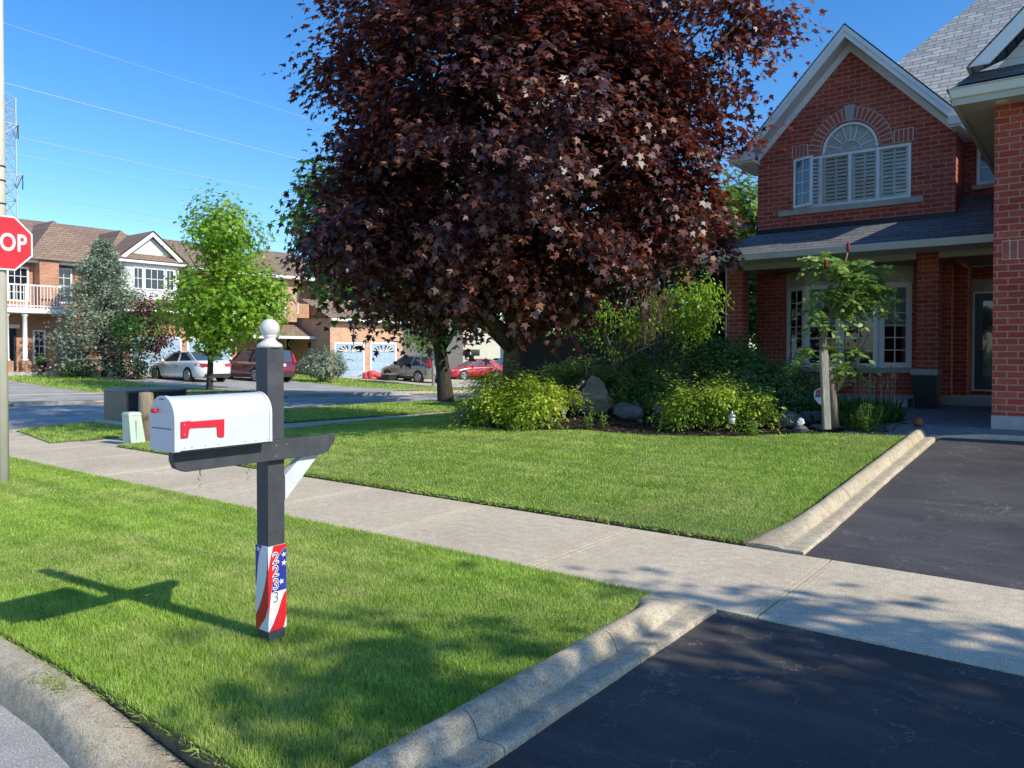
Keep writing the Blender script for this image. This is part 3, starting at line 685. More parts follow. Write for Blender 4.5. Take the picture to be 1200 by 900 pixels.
# ================================================================== building helpers
def fbox(mb, o, d, n, u0, u1, z0, z1, w0, w1, mi=0):
    """box in a wall frame: u along d, z up, w along outward normal n"""
    o = Vector(o); d = Vector(d); n = Vector(n)
    def q(u, w, z): r = o+d*u+n*w; return (r.x, r.y, z)
    return mb.hexa([q(u0, w0, z0), q(u1, w0, z0), q(u1, w1, z0), q(u0, w1, z0), q(u0, w0, z1), q(u1, w0, z1), q(u1, w1, z1), q(u0, w1, z1)], mi)
def wframe(p0, p1):
    d = Vector((p1[0]-p0[0], p1[1]-p0[1], 0)); L = d.length; d.normalize(); n = Vector((d.y, -d.x, 0)); return Vector((p0[0], p0[1], 0)), d, n, L
def window(parent, p0, p1, z0, z1, nx=2, nz=2, fw=.06, mw=.022, out=.05, glass='glass_dark', frame='white', sill=0., name='window', pw=.01, blind=None, blindz=None):
    o, d, n, L = wframe(p0, p1); mb = MB()
    fbox(mb, o, d, n, 0, fw, z0, z1, 0, out); fbox(mb, o, d, n, L-fw, L, z0, z1, 0, out)
    fbox(mb, o, d, n, fw, L-fw, z0, z0+fw, 0, out-.002); fbox(mb, o, d, n, fw, L-fw, z1-fw, z1, 0, out-.002)
    for i in range(1, nx): u = fw+(L-2*fw)*i/nx; fbox(mb, o, d, n, u-mw/2, u+mw/2, z0+fw, z1-fw, pw+.002, pw+.016)
    for j in range(1, nz): z = z0+fw+(z1-z0-2*fw)*j/nz; fbox(mb, o, d, n, fw, L-fw, z-mw/2, z+mw/2, pw+.003, pw+.014)
    w = mb.build(name, M[frame], parent)
    mb = MB(); fbox(mb, o, d, n, fw, L-fw, z0+fw, z1-fw, pw-.006, pw); mb.build('pane', M[glass], w)
    if blind:
        mb = MB(); fbox(mb, o, d, n, fw, L-fw, (blindz or z0+fw), z1-fw, pw-.035, pw-.025); mb.build('blind', M[blind], w)
    if sill:
        mb = MB(); fbox(mb, o, d, n, -.08, L+.08, z0-sill, z0-.003, -.02, out+.05); mb.build('sill', M['stone'], w)
    return w
from mathutils.geometry import tessellate_polygon
def wall_holes(mb, outer, holes, o, d, n, depth, mi=0):
    """wall face (list of (u,z)) pierced by holes with reveals going in by depth"""
    o = Vector(o); d = Vector(d); n = Vector(n)
    def q(p, w=0.): r = o+d*p[0]+n*w; return Vector((r.x, r.y, p[1]))
    loops = [outer]+holes; flat = [p for l in loops for p in l]
    tris = tessellate_polygon([[Vector((p[0], p[1], 0)) for p in l] for l in loops])
    mb.add([q(p) for p in flat], [tuple(t) for t in tris], mi)
    for h in holes:
        for i in range(len(h)):
            a, b = h[i], h[(i+1) % len(h)]; mb.poly([q(a), q(b), q(b, -depth), q(a, -depth)], mi)
    return mb

# ================================================================== THE BRICK HOUSE
HO = (-2.5, 16.6, .4)
house = thing('brick_house', HO, 'large red brick house with arched upper window, covered porch and grey shingled roof', 'house')
GX0, GX1, GXC, GY = -5.98, -2.21, -4.10, 16.6
def arc(cx, cz, rx, rz, a0, a1, n): return [(cx+rx*math.cos(a0+(a1-a0)*i/n), cz+rz*math.sin(a0+(a1-a0)*i/n)) for i in range(n+1)]
HOLE = [(-5.21, 4.50), (-2.97, 4.50), (-2.97, 5.57)]+arc(-4.10, 5.575, .545, .585, 0, PI, 18)+[(-5.21, 5.57)]
def T(x): return 7.93-1.06*abs(x-GXC)
mb = MB()
wall_holes(mb, [(GX0, 3.47), (GX1, 3.47), (GX1, T(GX1)-.1), (GXC, 7.82), (GX0, T(GX0)-.1)], [HOLE], (0, GY, 0), (1, 0, 0), (0, -1, 0), .14)
mb.poly([(GX0, GY, 3.2), (GX0, GY, 5.75), (GX0, 26, 5.75), (GX0, 26, 3.2)]); mb.poly([(GX1, GY, 3.2), (GX1, GY, 5.9), (GX1, 19, 5.9), (GX1, 19, 3.2)])
mb.box(GX1+.002, 7.3, 17.8, 18.2, 3.6, 5.95)                                    # recessed upper wall
mb.box(-6.5, -2.45, 18.0, 18.3, .3, 3.3); mb.box(-2.449, -1.0, 18.9, 19.2, .3, 3.3); mb.box(-2.46, -2.2, 18.301, 18.899, .3, 3.3)
mb.poly([(-6.5, 18.3, .3), (-6.5, 30, .3), (-6.5, 30, 4), (-6.5, 18.3, 4)])
# panels of the wall under the bay
mb.add([(-5.75, 18.0, .3), (-5.22, 17.56, .3), (-3.74, 17.56, .3), (-3.2, 18.0, .3), (-5.75, 18.0, 1.04), (-5.22, 17.56, 1.04), (-3.74, 17.56, 1.04), (-3.2, 18.0, 1.04)], [(0, 1, 5, 4), (1, 2, 6, 5), (2, 3, 7, 6), (4, 5, 6, 7)])
mb.build('wall', M['brick'], house)
mb = MB(); mb.box(-1.2, 7.4, 12.5, 17.75, .62, 4.9); mb.build('wall', M['brick'], house)
mb = MB(); mb.box(-1.205, 7.4, 12.495, 17.75, .2, .617); mb.build('foundation', M['stone'], house)
mb = MB(); mb.box(-1.1, 7, 12.494, 12.6, 2.76, 3.02, 1)
for i in range(88): mb.box(-1.094+i*.092, -1.094+i*.092+.078, 12.488, 12.55, 2.768, 3.012)
mb.build('soldier_course', [M['soldier'], M['mortar']], house)
for x0 in (-6.67, -2.85):
    mb = MB(); mb.box(x0, x0+.37, GY-.001, GY+.37, .3, 3.45); mb.build('porch_column', M['brick'], house)
mb = MB(); mb.box(-6.72, -6.685, GY+.05, GY+.13, .4, 3.4); mb.build('downspout', M['white'], house)
# arch of voussoirs over the window
mb = MB(); n = 23
for i in range(n):
    a0 = PI*(i+.10)/n; a1 = PI*(i+.90)/n
    if i in (11,): continue
    P0 = [(GXC+rx*math.cos(a), 5.59+rz*math.sin(a)) for a, rx, rz in ((a0, .58, .62), (a1, .58, .62), (a1, .80, .85), (a0, .80, .85))]
    mb.prism([(x, GY-.014, z) for x, z in P0], (0, .03, 0))
for a, b in ((-5.24, -4.93), (-3.27, -2.94)):
    k = 4
    for i in range(k): mb.box(a+(b-a)*(i+.10)/k, a+(b-a)*(i+.90)/k, GY-.012, GY+.02, 5.60, 5.84)
mo = arc(GXC, 5.59, .81, .86, 0, PI, 24); mi_ = arc(GXC, 5.59, .57, .61, 0, PI, 24)
for i in range(24): mb.prism([(x, GY-.006, z) for x, z in (mo[i], mo[i+1], mi_[i+1], mi_[i])], (0, .02, 0), 1)
mb.box(-5.25, -4.92, GY-.006, GY+.01, 5.59, 5.85, 1); mb.box(-3.28, -2.93, GY-.006, GY+.01, 5.59, 5.85, 1)
mb.build('brick_arch', [M['soldier'], M['mortar']], house)
mb = MB(); mb.prism([(GXC-.075, GY-.03, 6.17), (GXC+.075, GY-.03, 6.17), (GXC+.105, GY-.03, 6.50), (GXC-.105, GY-.03, 6.50)], (0, .06, 0)); mb.build('keystone', M['stone'], house, bevel=.008)
# the arched window group
W0 = 16.66
mb = MB()
def fx(x0, x1, z0, z1, y0=W0-.05, y1=W0+.02, mi=0): mb.box(x0, x1, y0, y1, z0, z1, mi)
for x in (-5.21, -4.70, -4.125, -3.60, -3.03): fx(x, x+.06, 4.5, 5.57)
for a, b in ((-5.15, -4.70), (-4.64, -4.125), (-4.065, -3.60), (-3.54, -3.03)): fx(a, b, 4.5, 4.56, W0-.048); fx(a, b, 5.51, 5.57, W0-.048)
ao = arc(GXC, 5.575, .545, .585, 0, PI, 18); ai = arc(GXC, 5.60, .485, .51, 0, PI, 18)
for i in range(18): mb.prism([(ao[i][0], W0-.05, ao[i][1]), (ao[i+1][0], W0-.05, ao[i+1][1]), (ai[i+1][0], W0-.05, ai[i+1][1]), (ai[i][0], W0-.05, ai[i][1])], (0, .07, 0))
for a in (.30, .75, 1.25, PI/2, 1.89, 2.39, 2.84):
    r0 = .20; mb.bar((GXC+r0*math.cos(a), W0-.012, 5.60+r0*math.sin(a)), (GXC+.50*math.cos(a), W0-.012, 5.60+.53*math.sin(a)), .018, .018, (0, 1, 0))
for i in range(12):
    a, b = arc(GXC, 5.6, .2, .2, 0, PI, 12)[i:i+2]; mb.bar((a[0], W0-.012, a[1]), (b[0], W0-.012, b[1]), .018, .018, (0, 1, 0))
win = mb.build('window', M['white'], house)
mb = MB()
for a, b in ((-4.64, -4.125), (-4.065, -3.60), (-3.54, -3.03)):
    mb.box(a, b, W0-.012, W0-.008, 4.56, 5.51)
mb.prism([(x, W0-.004, z) for x, z in ai], (0, .004, 0)); mb.build('pane', M['glass'], win)
mb = MB()
for a, b in ((-4.64, -4.125), (-4.065, -3.60), (-3.54, -3.03), (-5.15, -4.70)):
    mb.box(a, a+.05, W0+.03, W0+.06, 4.53, 5.55); mb.box(b-.05, b, W0+.03, W0+.06, 4.53, 5.55); mb.box((a+b)/2-.02, (a+b)/2+.02, W0+.028, W0+.062, 4.53, 5.55)
    z = 4.57
    while z < 5.50:
        mb.hexa([(a+.05, W0+.028, z), (b-.05, W0+.028, z), (b-.05, W0+.052, z+.056), (a+.05, W0+.052, z+.056), (a+.05, W0+.022, z+.006), (b-.05, W0+.022, z+.006), (b-.05, W0+.046, z+.062), (a+.05, W0+.046, z+.062)]); z += .076
mb.prism([(x, W0+.04, z) for x, z in ai], (0, .02, 0)); mb.build('shutter', M['white'], win)
mb = MB(); mb.box(-5.3, -2.9, W0+.10, W0+.12, 4.4, 6.2); mb.build('dark_backing', M['dark'], win)  # near-black sheet stands in for the unlit room
# casement sash standing open on the left
ang = math.radians(-24); cs = (-5.19, 16.59); ce = (cs[0]+.47*math.cos(ang), cs[1]+.47*math.sin(ang))
window(house, cs, ce, 4.53, 5.55, 2, 4, .05, .016, .04, 'glass_blue', name='casement')
mb = MB(); mb.box(-5.52, -2.76, GY-.05, GY+.05, 4.385, 4.497); mb.build('window_sill', M['stone'], house, bevel=.006)
# gable trim: fascia, soffit, frieze; roof slopes
mb = MB(); sf = MB(); fr = MB(); rfm = MB()
XA, XB = -6.22, -1.98; YF = 16.2
for s, xe in ((-1, XA), (1, XB)):
    mb.prism([(GXC, YF, 7.95), (xe, YF, T(xe)+.02), (xe, YF, T(xe)-.17), (GXC, YF, 7.74)], (0, -.025, 0))
    mb.prism([(GXC, YF-.026, 7.97), (xe, YF-.026, T(xe)+.04), (xe, YF-.026, T(xe)-.04), (GXC, YF-.026, 7.86)], (0, -.02, 0))
    sf.poly([(GXC, YF, 7.75), (xe, YF, T(xe)-.16), (xe, GY, T(xe)-.16), (GXC, GY, 7.75)])
    fr.prism([(GXC, GY-.004, 7.76), (xe+.25*(-s), GY-.004, T(xe)+.09), (xe+.25*(-s), GY-.004, T(xe)-.06), (GXC, GY-.004, 7.58)], (0, -.02, 0))
    rfm.poly([(GXC, YF-.06, 8.0), (xe-.02*(-s), YF-.06, T(xe)+.055), (xe-.02*(-s), 20, T(xe)+.055), (GXC, 20, 8.0)])
mb.build('barge_board', M['white'], house); sf.build('gable_soffit', M['soffit_p'], house, fix=False); fr.build('frieze', M['white'], house)
rfm.build('gable_roof', M['shingle_y'], house, fix=False)
# boxed eave returns with their gutters
for x0, x1, z in ((-6.42, -5.93, 5.56), (-2.26, -1.55, 5.64)):
    mb = MB(); mb.box(x0, x1, 16.2, 17.6, z, z+.04); mb.hexa([(x0-.02, 16.12, z+.03), (x1+.02, 16.12, z+.03), (x1+.02, 16.2, z+.03), (x0-.02, 16.2, z+.03), (x0-.02, 16.08, z+.16), (x1+.02, 16.08, z+.16), (x1+.02, 16.2, z+.16), (x0-.02, 16.2, z+.16)]); r = mb.build('eave_return', M['white'], house)
    mb = MB(); mb.poly([(x0, 16.14, z+.17), (x1, 16.14, z+.17), (x1, 16.6, z+.40), (x0, 16.6, z+.40)]); mb.build('return_roof', M['shingle_dark'], r, fix=False)
# main roof: hipped at the left
def rz_(y): return 8.0+.87*(y-19)
mb = MB(); mb.poly([(-4.93, 17.02, rz_(17.02)), (9, 17.02, rz_(17.02)), (9, 24, rz_(24)), (-.45, 24, rz_(24))]); mb.build('roof', M['shingle'], house, fix=False)
mb = MB(); mb.poly([(-4.93, 17.02, rz_(17.02)), (-.45, 24, rz_(24)), (-4.93, 33, rz_(17.02))]); mb.build('roof', M['shingle_y'], house, fix=False)
mb = MB(); mb.poly([(9, 24, rz_(24)), (-.45, 24, rz_(24)), (-4.93, 33, rz_(17.02)), (9, 33, rz_(17.02))]); mb.build('roof', M['shingle'], house, fix=False)
# porch: skirt roof, gutter, beam, ceiling
mb = MB()
mb.poly([(-7.05, 15.42, 3.50), (-1.2, 15.42, 3.50), (-1.2, 16.6, 4.06), (-6.0, 16.6, 4.06)]); mb.poly([(-2.215, 16.601, 4.06), (-1.2, 16.601, 4.06), (-1.2, 17.8, 4.62), (-2.215, 17.8, 4.62)])
pr = mb.build('porch_roof', M['shingle_dark'], house, fix=False)
mb = MB(); mb.poly([(-7.05, 15.42, 3.50), (-6.0, 16.6, 4.06), (-6.0, 19, 4.06), (-7.05, 19, 3.50)]); mb.build('porch_roof', M['shingle_y'], house, fix=False)
mb = MB(); mb.box(-6.0, -2.2, 16.56, 16.598, 4.04, 4.14); mb.build('flashing', M['black'], house)
mb = MB()
mb.hexa([(-7.08, 15.40, 3.37), (-1.21, 15.40, 3.37), (-1.21, 15.5, 3.37), (-7.08, 15.5, 3.37), (-7.12, 15.34, 3.50), (-1.21, 15.34, 3.50), (-1.21, 15.5, 3.50), (-7.12, 15.5, 3.50)]); mb.box(-7.12, -7.02, 15.501, 19, 3.37, 3.5)
mb.build('gutter', M['white'], house, bevel=.012)
mb = MB(); mb.box(-7.05, -1.21, 15.46, 16.58, 3.40, 3.43); mb.build('porch_soffit', M['soffit_p'], house)
mb = MB(); mb.box(-6.7, -2.86, 16.55, 16.75, 3.29, 3.46); mb.box(-2.47, -1.2, 16.55, 16.75, 3.29, 3.46); mb.build('porch_beam', M['cream'], house)
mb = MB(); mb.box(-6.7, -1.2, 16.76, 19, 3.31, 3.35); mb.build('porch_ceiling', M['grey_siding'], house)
# bay window
bay = [(-5.75, 18.0), (-5.22, 17.56), (-3.74, 17.56), (-3.2, 18.0)]
window(house, bay[0], bay[1], 1.16, 2.96, 2, 6, .09, .02, .05, 'glass', blind='blind', blindz=2.0, name='bay_window')
mid = (-4.50, 17.56)
window(house, bay[1], mid, 1.16, 2.96, 2, 6, .09, .02, .05, 'glass', blind='blind', blindz=2.02, name='bay_window')
window(house, (mid[0]+.001, mid[1]), bay[2], 1.16, 2.96, 2, 6, .09, .02, .05, 'glass', blind='blind', blindz=2.02, name='bay_window')
window(house, bay[2], bay[3], 1.16, 2.96, 2, 6, .11, .02, .05, 'glass', blind='blind', blindz=2.02, name='bay_window')
mb = MB(); mb.add([(x, y-.02, z) for z in (2.965, 3.31) for x, y in ((-5.80, 18.0), (-5.24, 17.53), (-3.72, 17.53), (-3.15, 18.0))], [(0, 1, 5, 4), (1, 2, 6, 5), (2, 3, 7, 6), (0, 3, 2, 1)]); mb.build('bay_header', M['cream'], house)
mb = MB(); mb.prism([(-5.84, 18.0, 1.05), (-5.26, 17.48, 1.05), (-3.70, 17.48, 1.05), (-3.1, 18.0, 1.05)], (0, 0, .105)); mb.build('bay_sill', M['stone'], house)
mb = MB(); mb.prism([(-5.6, 17.97, 1.2), (-5.2, 17.68, 1.2), (-3.76, 17.68, 1.2), (-3.36, 17.97, 1.2)], (0, 0, 1.7)); mb.build('dark_backing', M['dark'], house)  # near-black block stands in for the unlit interior of the bay
# front door
mb = MB(); mb.box(-2.50, -2.24, 18.82, 18.9, .64, 3.02); mb.box(-2.24, -.95, 18.82, 18.9, 2.76, 3.02); mb.box(-2.24, -2.16, 18.80, 18.9, .64, 2.76); fdr = mb.build('door_surround', M['stone'], house)
mb = MB(); mb.box(-2.16, -1.0, 18.84, 18.9, .70, 2.76); dr = mb.build('door', M['door_navy'], house)
mb = MB(); mb.box(-1.98, -1.15, 18.83, 18.838, .98, 2.56); mb.build('pane', M['glass_blue'], dr)
mb = MB(); mb.box(-2.165, -2.13, 18.81, 18.838, .70, 2.74); mb.box(-2.165, -.95, 18.812, 18.84, 2.72, 2.76); mb.box(-2.165, -.95, 18.812, 18.84, .67, .70); mb.build('storm_frame', M['white'], dr)
mb = MB(); mb.box(-2.8, -1.0, 17.6, 18.9, .3, .60); mb.build('door_step', M['stone'], house, bevel=.015)
mb = MB(); mb.box(-6.4, -2.95, 16.35, 18.0, .3, .58); mb.build('porch_floor', M['stone'], house, bevel=.015)
# recessed upper window and garage eaves
window(house, (-2.0, 17.795), (-1.2, 17.795), 4.80, 5.75, 2, 3, .06, .02, .05, 'glass_blue', sill=.09)
mb = MB()
mb.hexa([(-1.66, 12.02, 4.95), (8, 12.02, 4.95), (8, 12.1, 4.95), (-1.66, 12.1, 4.95), (-1.70, 11.96, 5.08), (8, 11.96, 5.08), (8, 12.1, 5.08), (-1.70, 12.1, 5.08)]); mb.box(-1.70, -1.62, 12.101, 18, 4.95, 5.08)
mb.build('gutter', M['white'], house, bevel=.012)
mb = MB(); mb.box(-1.66, 8, 12.06, 12.12, 4.86, 4.949); mb.box(-1.66, -1.6, 12.121, 18, 4.86, 4.949); mb.build('fascia', M['cream'], house)
mb = MB(); mb.box(-1.6, 8, 12.12, 12.5, 4.88, 4.9); mb.build('soffit', M['soffit'], house)
mb = MB(); mb.box(-1.6, -1.2, 12.502, 18, 4.88, 4.9); mb.build('soffit', M['soffit'], house)
mb = MB(); mb.lathe((-1.1, 12.30, 4.868), [(.075, 0), (.075, .012), (.052, .012)], 20); sl = mb.build('soffit_light', M['white'], house)
mb = MB(); mb.lathe((-1.1, 12.30, 4.872), [(.05, 0), (.05, .004)], 16); mb.build('bulb_recess', M['dark'], sl)
RG = 0.0; RH = 6.52                                                    # front gable over garage eave; unseen peak kept low so sun reaches the sumac
mb = MB(); fa = MB(); sd = MB(); pe = MB()
E5 = 5.06
mb.poly([(-1.72, 11.95, E5), (3.1, 16.77, E5+2.9), (3.1, 22, E5+2.9), (-1.72, 22, E5)]); mb.poly([(8, 11.95, E5), (3.1, 16.77, E5+2.9), (3.1, 22, E5+2.9), (8, 22, E5)])  # unseen pitch kept low so sunlight clears the roof to the garden
mb.poly([(-1.48, 11.9, 5.30), (RG, 11.9, 6.79), (RG, 15.2, 6.79), (-1.48, 12.3, 5.30)]); mb.poly([(1.48, 11.9, 5.30), (RG, 11.9, 6.79), (RG, 15.2, 6.79), (1.48, 12.3, 5.30)])
mb.build('garage_roof', M['shingle_y'], house, fix=False)
mb = MB(); mb.poly([(-1.72, 11.95, E5), (8, 11.95, E5), (3.1, 16.77, E5+2.9)]); mb.build('garage_roof', M['shingle_dark'], house, fix=False)
fa.prism([(-1.45, 11.94, 5.30), (RG, 11.94, 6.76), (RG, 11.94, 6.52), (-1.21, 11.94, 5.30)], (0, -.03, 0)); fa.prism([(RG, 11.94, 6.76), (1.45, 11.94, 5.30), (1.21, 11.94, 5.30), (RG, 11.94, 6.52)], (0, -.03, 0)); fa.build('barge_board', M['white'], house)
sd.poly([(-1.3, 12.35, 5.2), (1.3, 12.35, 5.2), (RG, 12.35, 6.6)]); sd.build('gable_siding', M['soffit_x'], house, fix=False)
pe.poly([(-1.62, 11.98, 5.11), (8, 11.98, 5.11), (8, 12.35, 5.35), (-1.45, 12.35, 5.35)]); pe.build('pent_roof', M['shingle_dark'], house, fix=False)
# ================================================================== MAILBOX
def text_mesh(s, size, depth=.002, spacing=1., bold=0.):
    cu = bpy.data.curves.new('t', 'FONT'); cu.body = s; cu.size = size; cu.align_x = 'CENTER'; cu.align_y = 'CENTER'; cu.extrude = depth; cu.space_character = spacing; cu.offset = bold
    ob = bpy.data.objects.new('t', cu); C.objects.link(ob); dg = bpy.context.evaluated_depsgraph_get()
    me = bpy.data.meshes.new_from_object(ob.evaluated_get(dg)); bpy.data.objects.remove(ob); return me
def place_text(name, s, size, pos, right, up, mat_, parent, sx=1., depth=.002, bold=0., spacing=1.):
    me = text_mesh(s, size, depth, spacing, bold); right = Vector(right); up = Vector(up); n = right.cross(up); o, rz = ORG[parent.name]
    q = np.array([tuple(Vector(pos)+right*(v.co.x*sx)+up*v.co.y+n*v.co.z) for v in me.vertices]); q = to_local(q, parent)
    for v, c in zip(me.vertices, q): v.co = c
    me.name = name; return link(name, me, mat_, parent)
PX0, PX1, PY0, PY1 = -3.418, -3.32, 2.31, 2.408
mp_ = thing('mailbox_post', (-3.37, 2.36, 0), 'charcoal timber mailbox post with white ball finial, crossarm and flag-patterned number sleeve', 'mailbox post')
mb = MB(); mb.box(PX0, PX1, PY0, PY1, -.2, 1.52); mb.build('post', M['post'], mp_, bevel=.003)
mb = MB(); mb.lathe((-3.369, 2.359, 1.52), [(.0, 0), (.062, 0), (.064, .012), (.054, .022), (.040, .030), (.030, .040), (.026, .050), (.034, .056), (.034, .061)]+[(.049*math.sin(a), .098-.049*math.cos(a)) for a in [.75+i*(PI-.76)/13 for i in range(14)]], 32); mb.build('finial', M['finial'], mp_)
pr = [(1.85, .955), (2.62, .955), (2.66, .968), (2.70, 1.02), (2.705, 1.055), (1.79, 1.055), (1.79, 1.01), (1.805, .975)]
mb = MB(); mb.prism([(-3.318, y, z) for y, z in pr], (.040, 0, 0)); arm = mb.build('crossarm', M['post'], mp_, bevel=.003)
for y, z in ((2.33, 1.03), (2.33, .975), (2.39, 1.03)): mb = MB(); mb.tube([(-3.28, y, z), (-3.2765, y, z)], .004, 8); mb.build('screw', M['steel'], arm)
mb = MB(); mb.box(-3.392, -3.205, 1.775, 2.245, 1.0555, 1.0635); mb.build('shelf', M['black'], mp_)
mb = MB(); mb.prism([(-3.36, 2.409, .735), (-3.36, 2.409, .865), (-3.36, 2.515, .953), (-3.36, 2.625, .953)], (.045, 0, 0)); mb.build('brace', M['brace'], mp_, bevel=.002)
for y in (1.93, 2.18):
    mb = MB(); mb.tube([(-3.298, y, .956), (-3.298, y, .93)], .003, 8)
    mb.tube([(-3.298, y+.009*math.sin(a), .918-.012*math.cos(a)) for a in [i*2*PI/10 for i in range(11)]], .0022, 6); mb.tube([(-3.298, y, .906), (-3.296, y+.004, .893), (-3.298, y, .882), (-3.298, y-.006, .878)], .0025, 6); mb.build('hook', M['steel'], mp_)
# number sleeve: +X face and -Y face carry the stripes
SX, SY = -3.3145, 2.3045
mb = MB(); mb.box(PX0-.004, SX, SY, PY1+.004, .085, .515, 0)
def FX(s, t, w=.0006): return (SX+w, SY+s*(PY1+.004-SY), .085+t*.43)
def FY(s, t, w=.0006): return (PX0-.004+s*(SX-PX0+.004), SY-w, .085+t*.43)
for pl, mi, w in (([(.28, 1), (1, 1), (1, .955), (.78, .93), (.6, .88), (.42, .76), (.28, .62), (.16, .46), (.08, .3), (0, .12), (0, .72), (.06, .80), (.16, .9)], 1, .0006),
                  ([(1, .953), (.78, .927), (.6, .876), (.42, .756), (.28, .616), (.17, .455), (1, .455)], 2, .0007),
                  ([(1, .44), (.86, .41), (.72, .34), (.5, .2), (.26, .08), (.04, .0), (.82, 0), (.92, .07), (1, .15)], 1, .0006)):
    mb.poly([FX(s, t, w) for s, t in pl], mi)
for pl, mi in (([(0, 1), (.52, 1), (.34, .93), (.2, .8), (.12, .66), (.06, .55), (0, .5)], 2), ([(0, 0), (0, .16), (.2, .24), (.45, .36), (.68, .5), (.84, .64), (.93, .8), (1, .95), (1, .3), (.78, .16), (.5, .08), (.25, 0)], 1)):
    mb.poly([FY(s, t) for s, t in pl], mi)
def star(fn, cs, ct, r, w, mi, rot=0.):
    mb.poly([fn(cs+r*(1 if i % 2 == 0 else .42)*math.cos(PI/2+rot+i*PI/5), ct+r*.226*(1 if i % 2 == 0 else .42)*math.sin(PI/2+rot+i*PI/5), w) for i in range(10)], mi)
star(FX, .86, .875, .15, .0011, 0, .2); star(FX, .87, .775, .17, .0011, 0, -.2); star(FX, .72, .56, .17, .0011, 0, .3); star(FY, .24, .955, .17, .0011, 0)
slv = mb.build('number_sleeve', [M['wrap_w'], M['wrap_r'], M['wrap_b']], mp_, fix=False)
for ch, t in (('2', .85), ('2', .695), ('3', .54), ('3', .385)):
    c = Vector(FX(.40, t, .0016)); place_text('number', ch, .078, c, (0, 1, 0), (0, 0, 1), M['wrap_w'], slv, 1.0, .0003, .0032)
    c = Vector(FX(.40, t, .0024)); place_text('number', ch, .078, c, (0, 1, 0), (0, 0, 1), M['ink'], slv, 1.0, .0003, -.0012)
# the box itself
mx = thing('mailbox', (-3.3, 2.0, 1.0635), 'white arched metal mailbox with red flag on the grey crossarm', 'mailbox')
BX0, BX1, BY0, BY1, BZ0, BZ1 = -3.4, -3.2, 1.75, 2.25, 1.0638, 1.30
def arch(r, cz=1.203, zb=BZ0, n=16): return [(-3.3+r, zb)]+[(-3.3+r*math.cos(a), cz+r*math.sin(a)*.97) for a in [PI*i/n for i in range(n+1)]]+[(-3.3-r, zb)]
def loft_arch(mb, r, y0, y1, zb=BZ0):
    a = [(x, y0, z) for x, z in arch(r, zb=zb)]; b = [(x, y1, z) for x, z in arch(r, zb=zb)]; n = len(a)
    mb.add(a+b, [(i, i+1, n+i+1, n+i) for i in range(n-1)]+[(n-1, 0, n, 2*n-1)], 0, False); mb.add(a, [tuple(range(n))[::-1]]); mb.add(b, [tuple(range(n))])
mb = MB(); loft_arch(mb, .1, 1.772, 2.236); bd = mb.build('body', M['mailbox'], mx)
for p in bd.data.polygons: p.use_smooth = len(p.vertices) == 4 and abs(p.normal.z) > .02 or len(p.vertices) == 4 and abs(p.normal.x) > .9 and p.area < .012
mb = MB(); loft_arch(mb, .1035, 2.236, 2.25); mb.build('back_rim', M['mailbox'], mx)
mb = MB(); loft_arch(mb, .1035, 1.752, 1.780, BZ0-.004); dd = mb.build('door', M['mailbox'], mx, bevel=.002)
mb = MB(); mb.box(-3.385, -3.222, 1.7495, 1.7518, 1.158, 1.161); mb.build('door_seam', M['ink'], dd); mb = MB(); mb.box(-3.318, -3.284, 1.7495, 1.7518, 1.287, 1.291); mb.build('latch_slot', M['ink'], dd)
mb = MB(); mb.tube([(-3.338, 1.753, 1.238), (-3.338, 1.742, 1.238)], .007, 10); mb.tube([(-3.358, 1.738, 1.240), (-3.346, 1.733, 1.239), (-3.330, 1.733, 1.237), (-3.318, 1.738, 1.236)], [.006, .0105, .0105, .006], 10); mb.build('knob', M['red'], dd)
fl = [(1.782, 1.120), (1.815, 1.120), (1.819, 1.150), (1.826, 1.162), (1.955, 1.158), (1.957, 1.118), (1.967, 1.108), (1.990, 1.108), (1.992, 1.190), (1.83, 1.190), (1.822, 1.194), (1.782, 1.192)]
mb = MB(); mb.prism([(-3.1985, y, z) for y, z in fl], (.005, 0, 0)); f = mb.build('flag', M['red'], mx, bevel=.0012)
for y, z in ((1.797, 1.178), (1.797, 1.135)): mb = MB(); mb.tube([(-3.194, y, z), (-3.191, y, z)], .0042, 8); mb.build('rivet', M['steel'], f)
for y in (1.80, 1.835, 1.90, 1.965, 2.10, 2.16, 2.225): mb = MB(); mb.tube([(-3.2005, y, 1.0755), (-3.1985, y, 1.0755)], .003, 8); mb.build('rivet', M['steel'], mx)

# ================================================================== STOP SIGN, POLE, CABINETS
pl = thing('utility_pole', (-9.90, 3.372, 0), 'pale round concrete pole with dark straps at the left edge, carrying the stop sign', 'pole')
mb = MB(); mb.tube([(-9.90, 3.372, -.3), (-9.90, 3.372, 9.5)], [.078, .064], 20); mb.build('shaft', M['pole'], pl)
for z in (3.16, 3.42, 3.58):
    mb = MB(); mb.lathe((-9.90, 3.372, z), [(.077, 0), (.077, .016)], 20); mb.build('strap', M['black'], pl)
st = thing('stop_sign', (-9.79, 3.375, 2.72), 'red octagonal STOP sign with white border on the concrete pole', 'road sign')
def octo(r): return [(r/math.cos(PI/8)*math.cos(PI/8+i*PI/4), r/math.cos(PI/8)*math.sin(PI/8+i*PI/4)) for i in range(8)]
SYc, SZc = 3.375, 2.725
mb = MB(); mb.prism([(-9.80, SYc+a, SZc+b) for a, b in octo(.305)], (.006, 0, 0)); mb.build('border', M['wrap_w'], st)
mb = MB(); mb.prism([(-9.7935, SYc+a, SZc+b) for a, b in octo(.288)], (.0012, 0, 0)); mb.build('face', M['stop'], st)
place_text('lettering', 'STOP', .272, (-9.7905, SYc-.008, SZc), (0, 1, 0), (0, 0, 1), M['wrap_w'], st, .74, .0006, .006, 1.06)
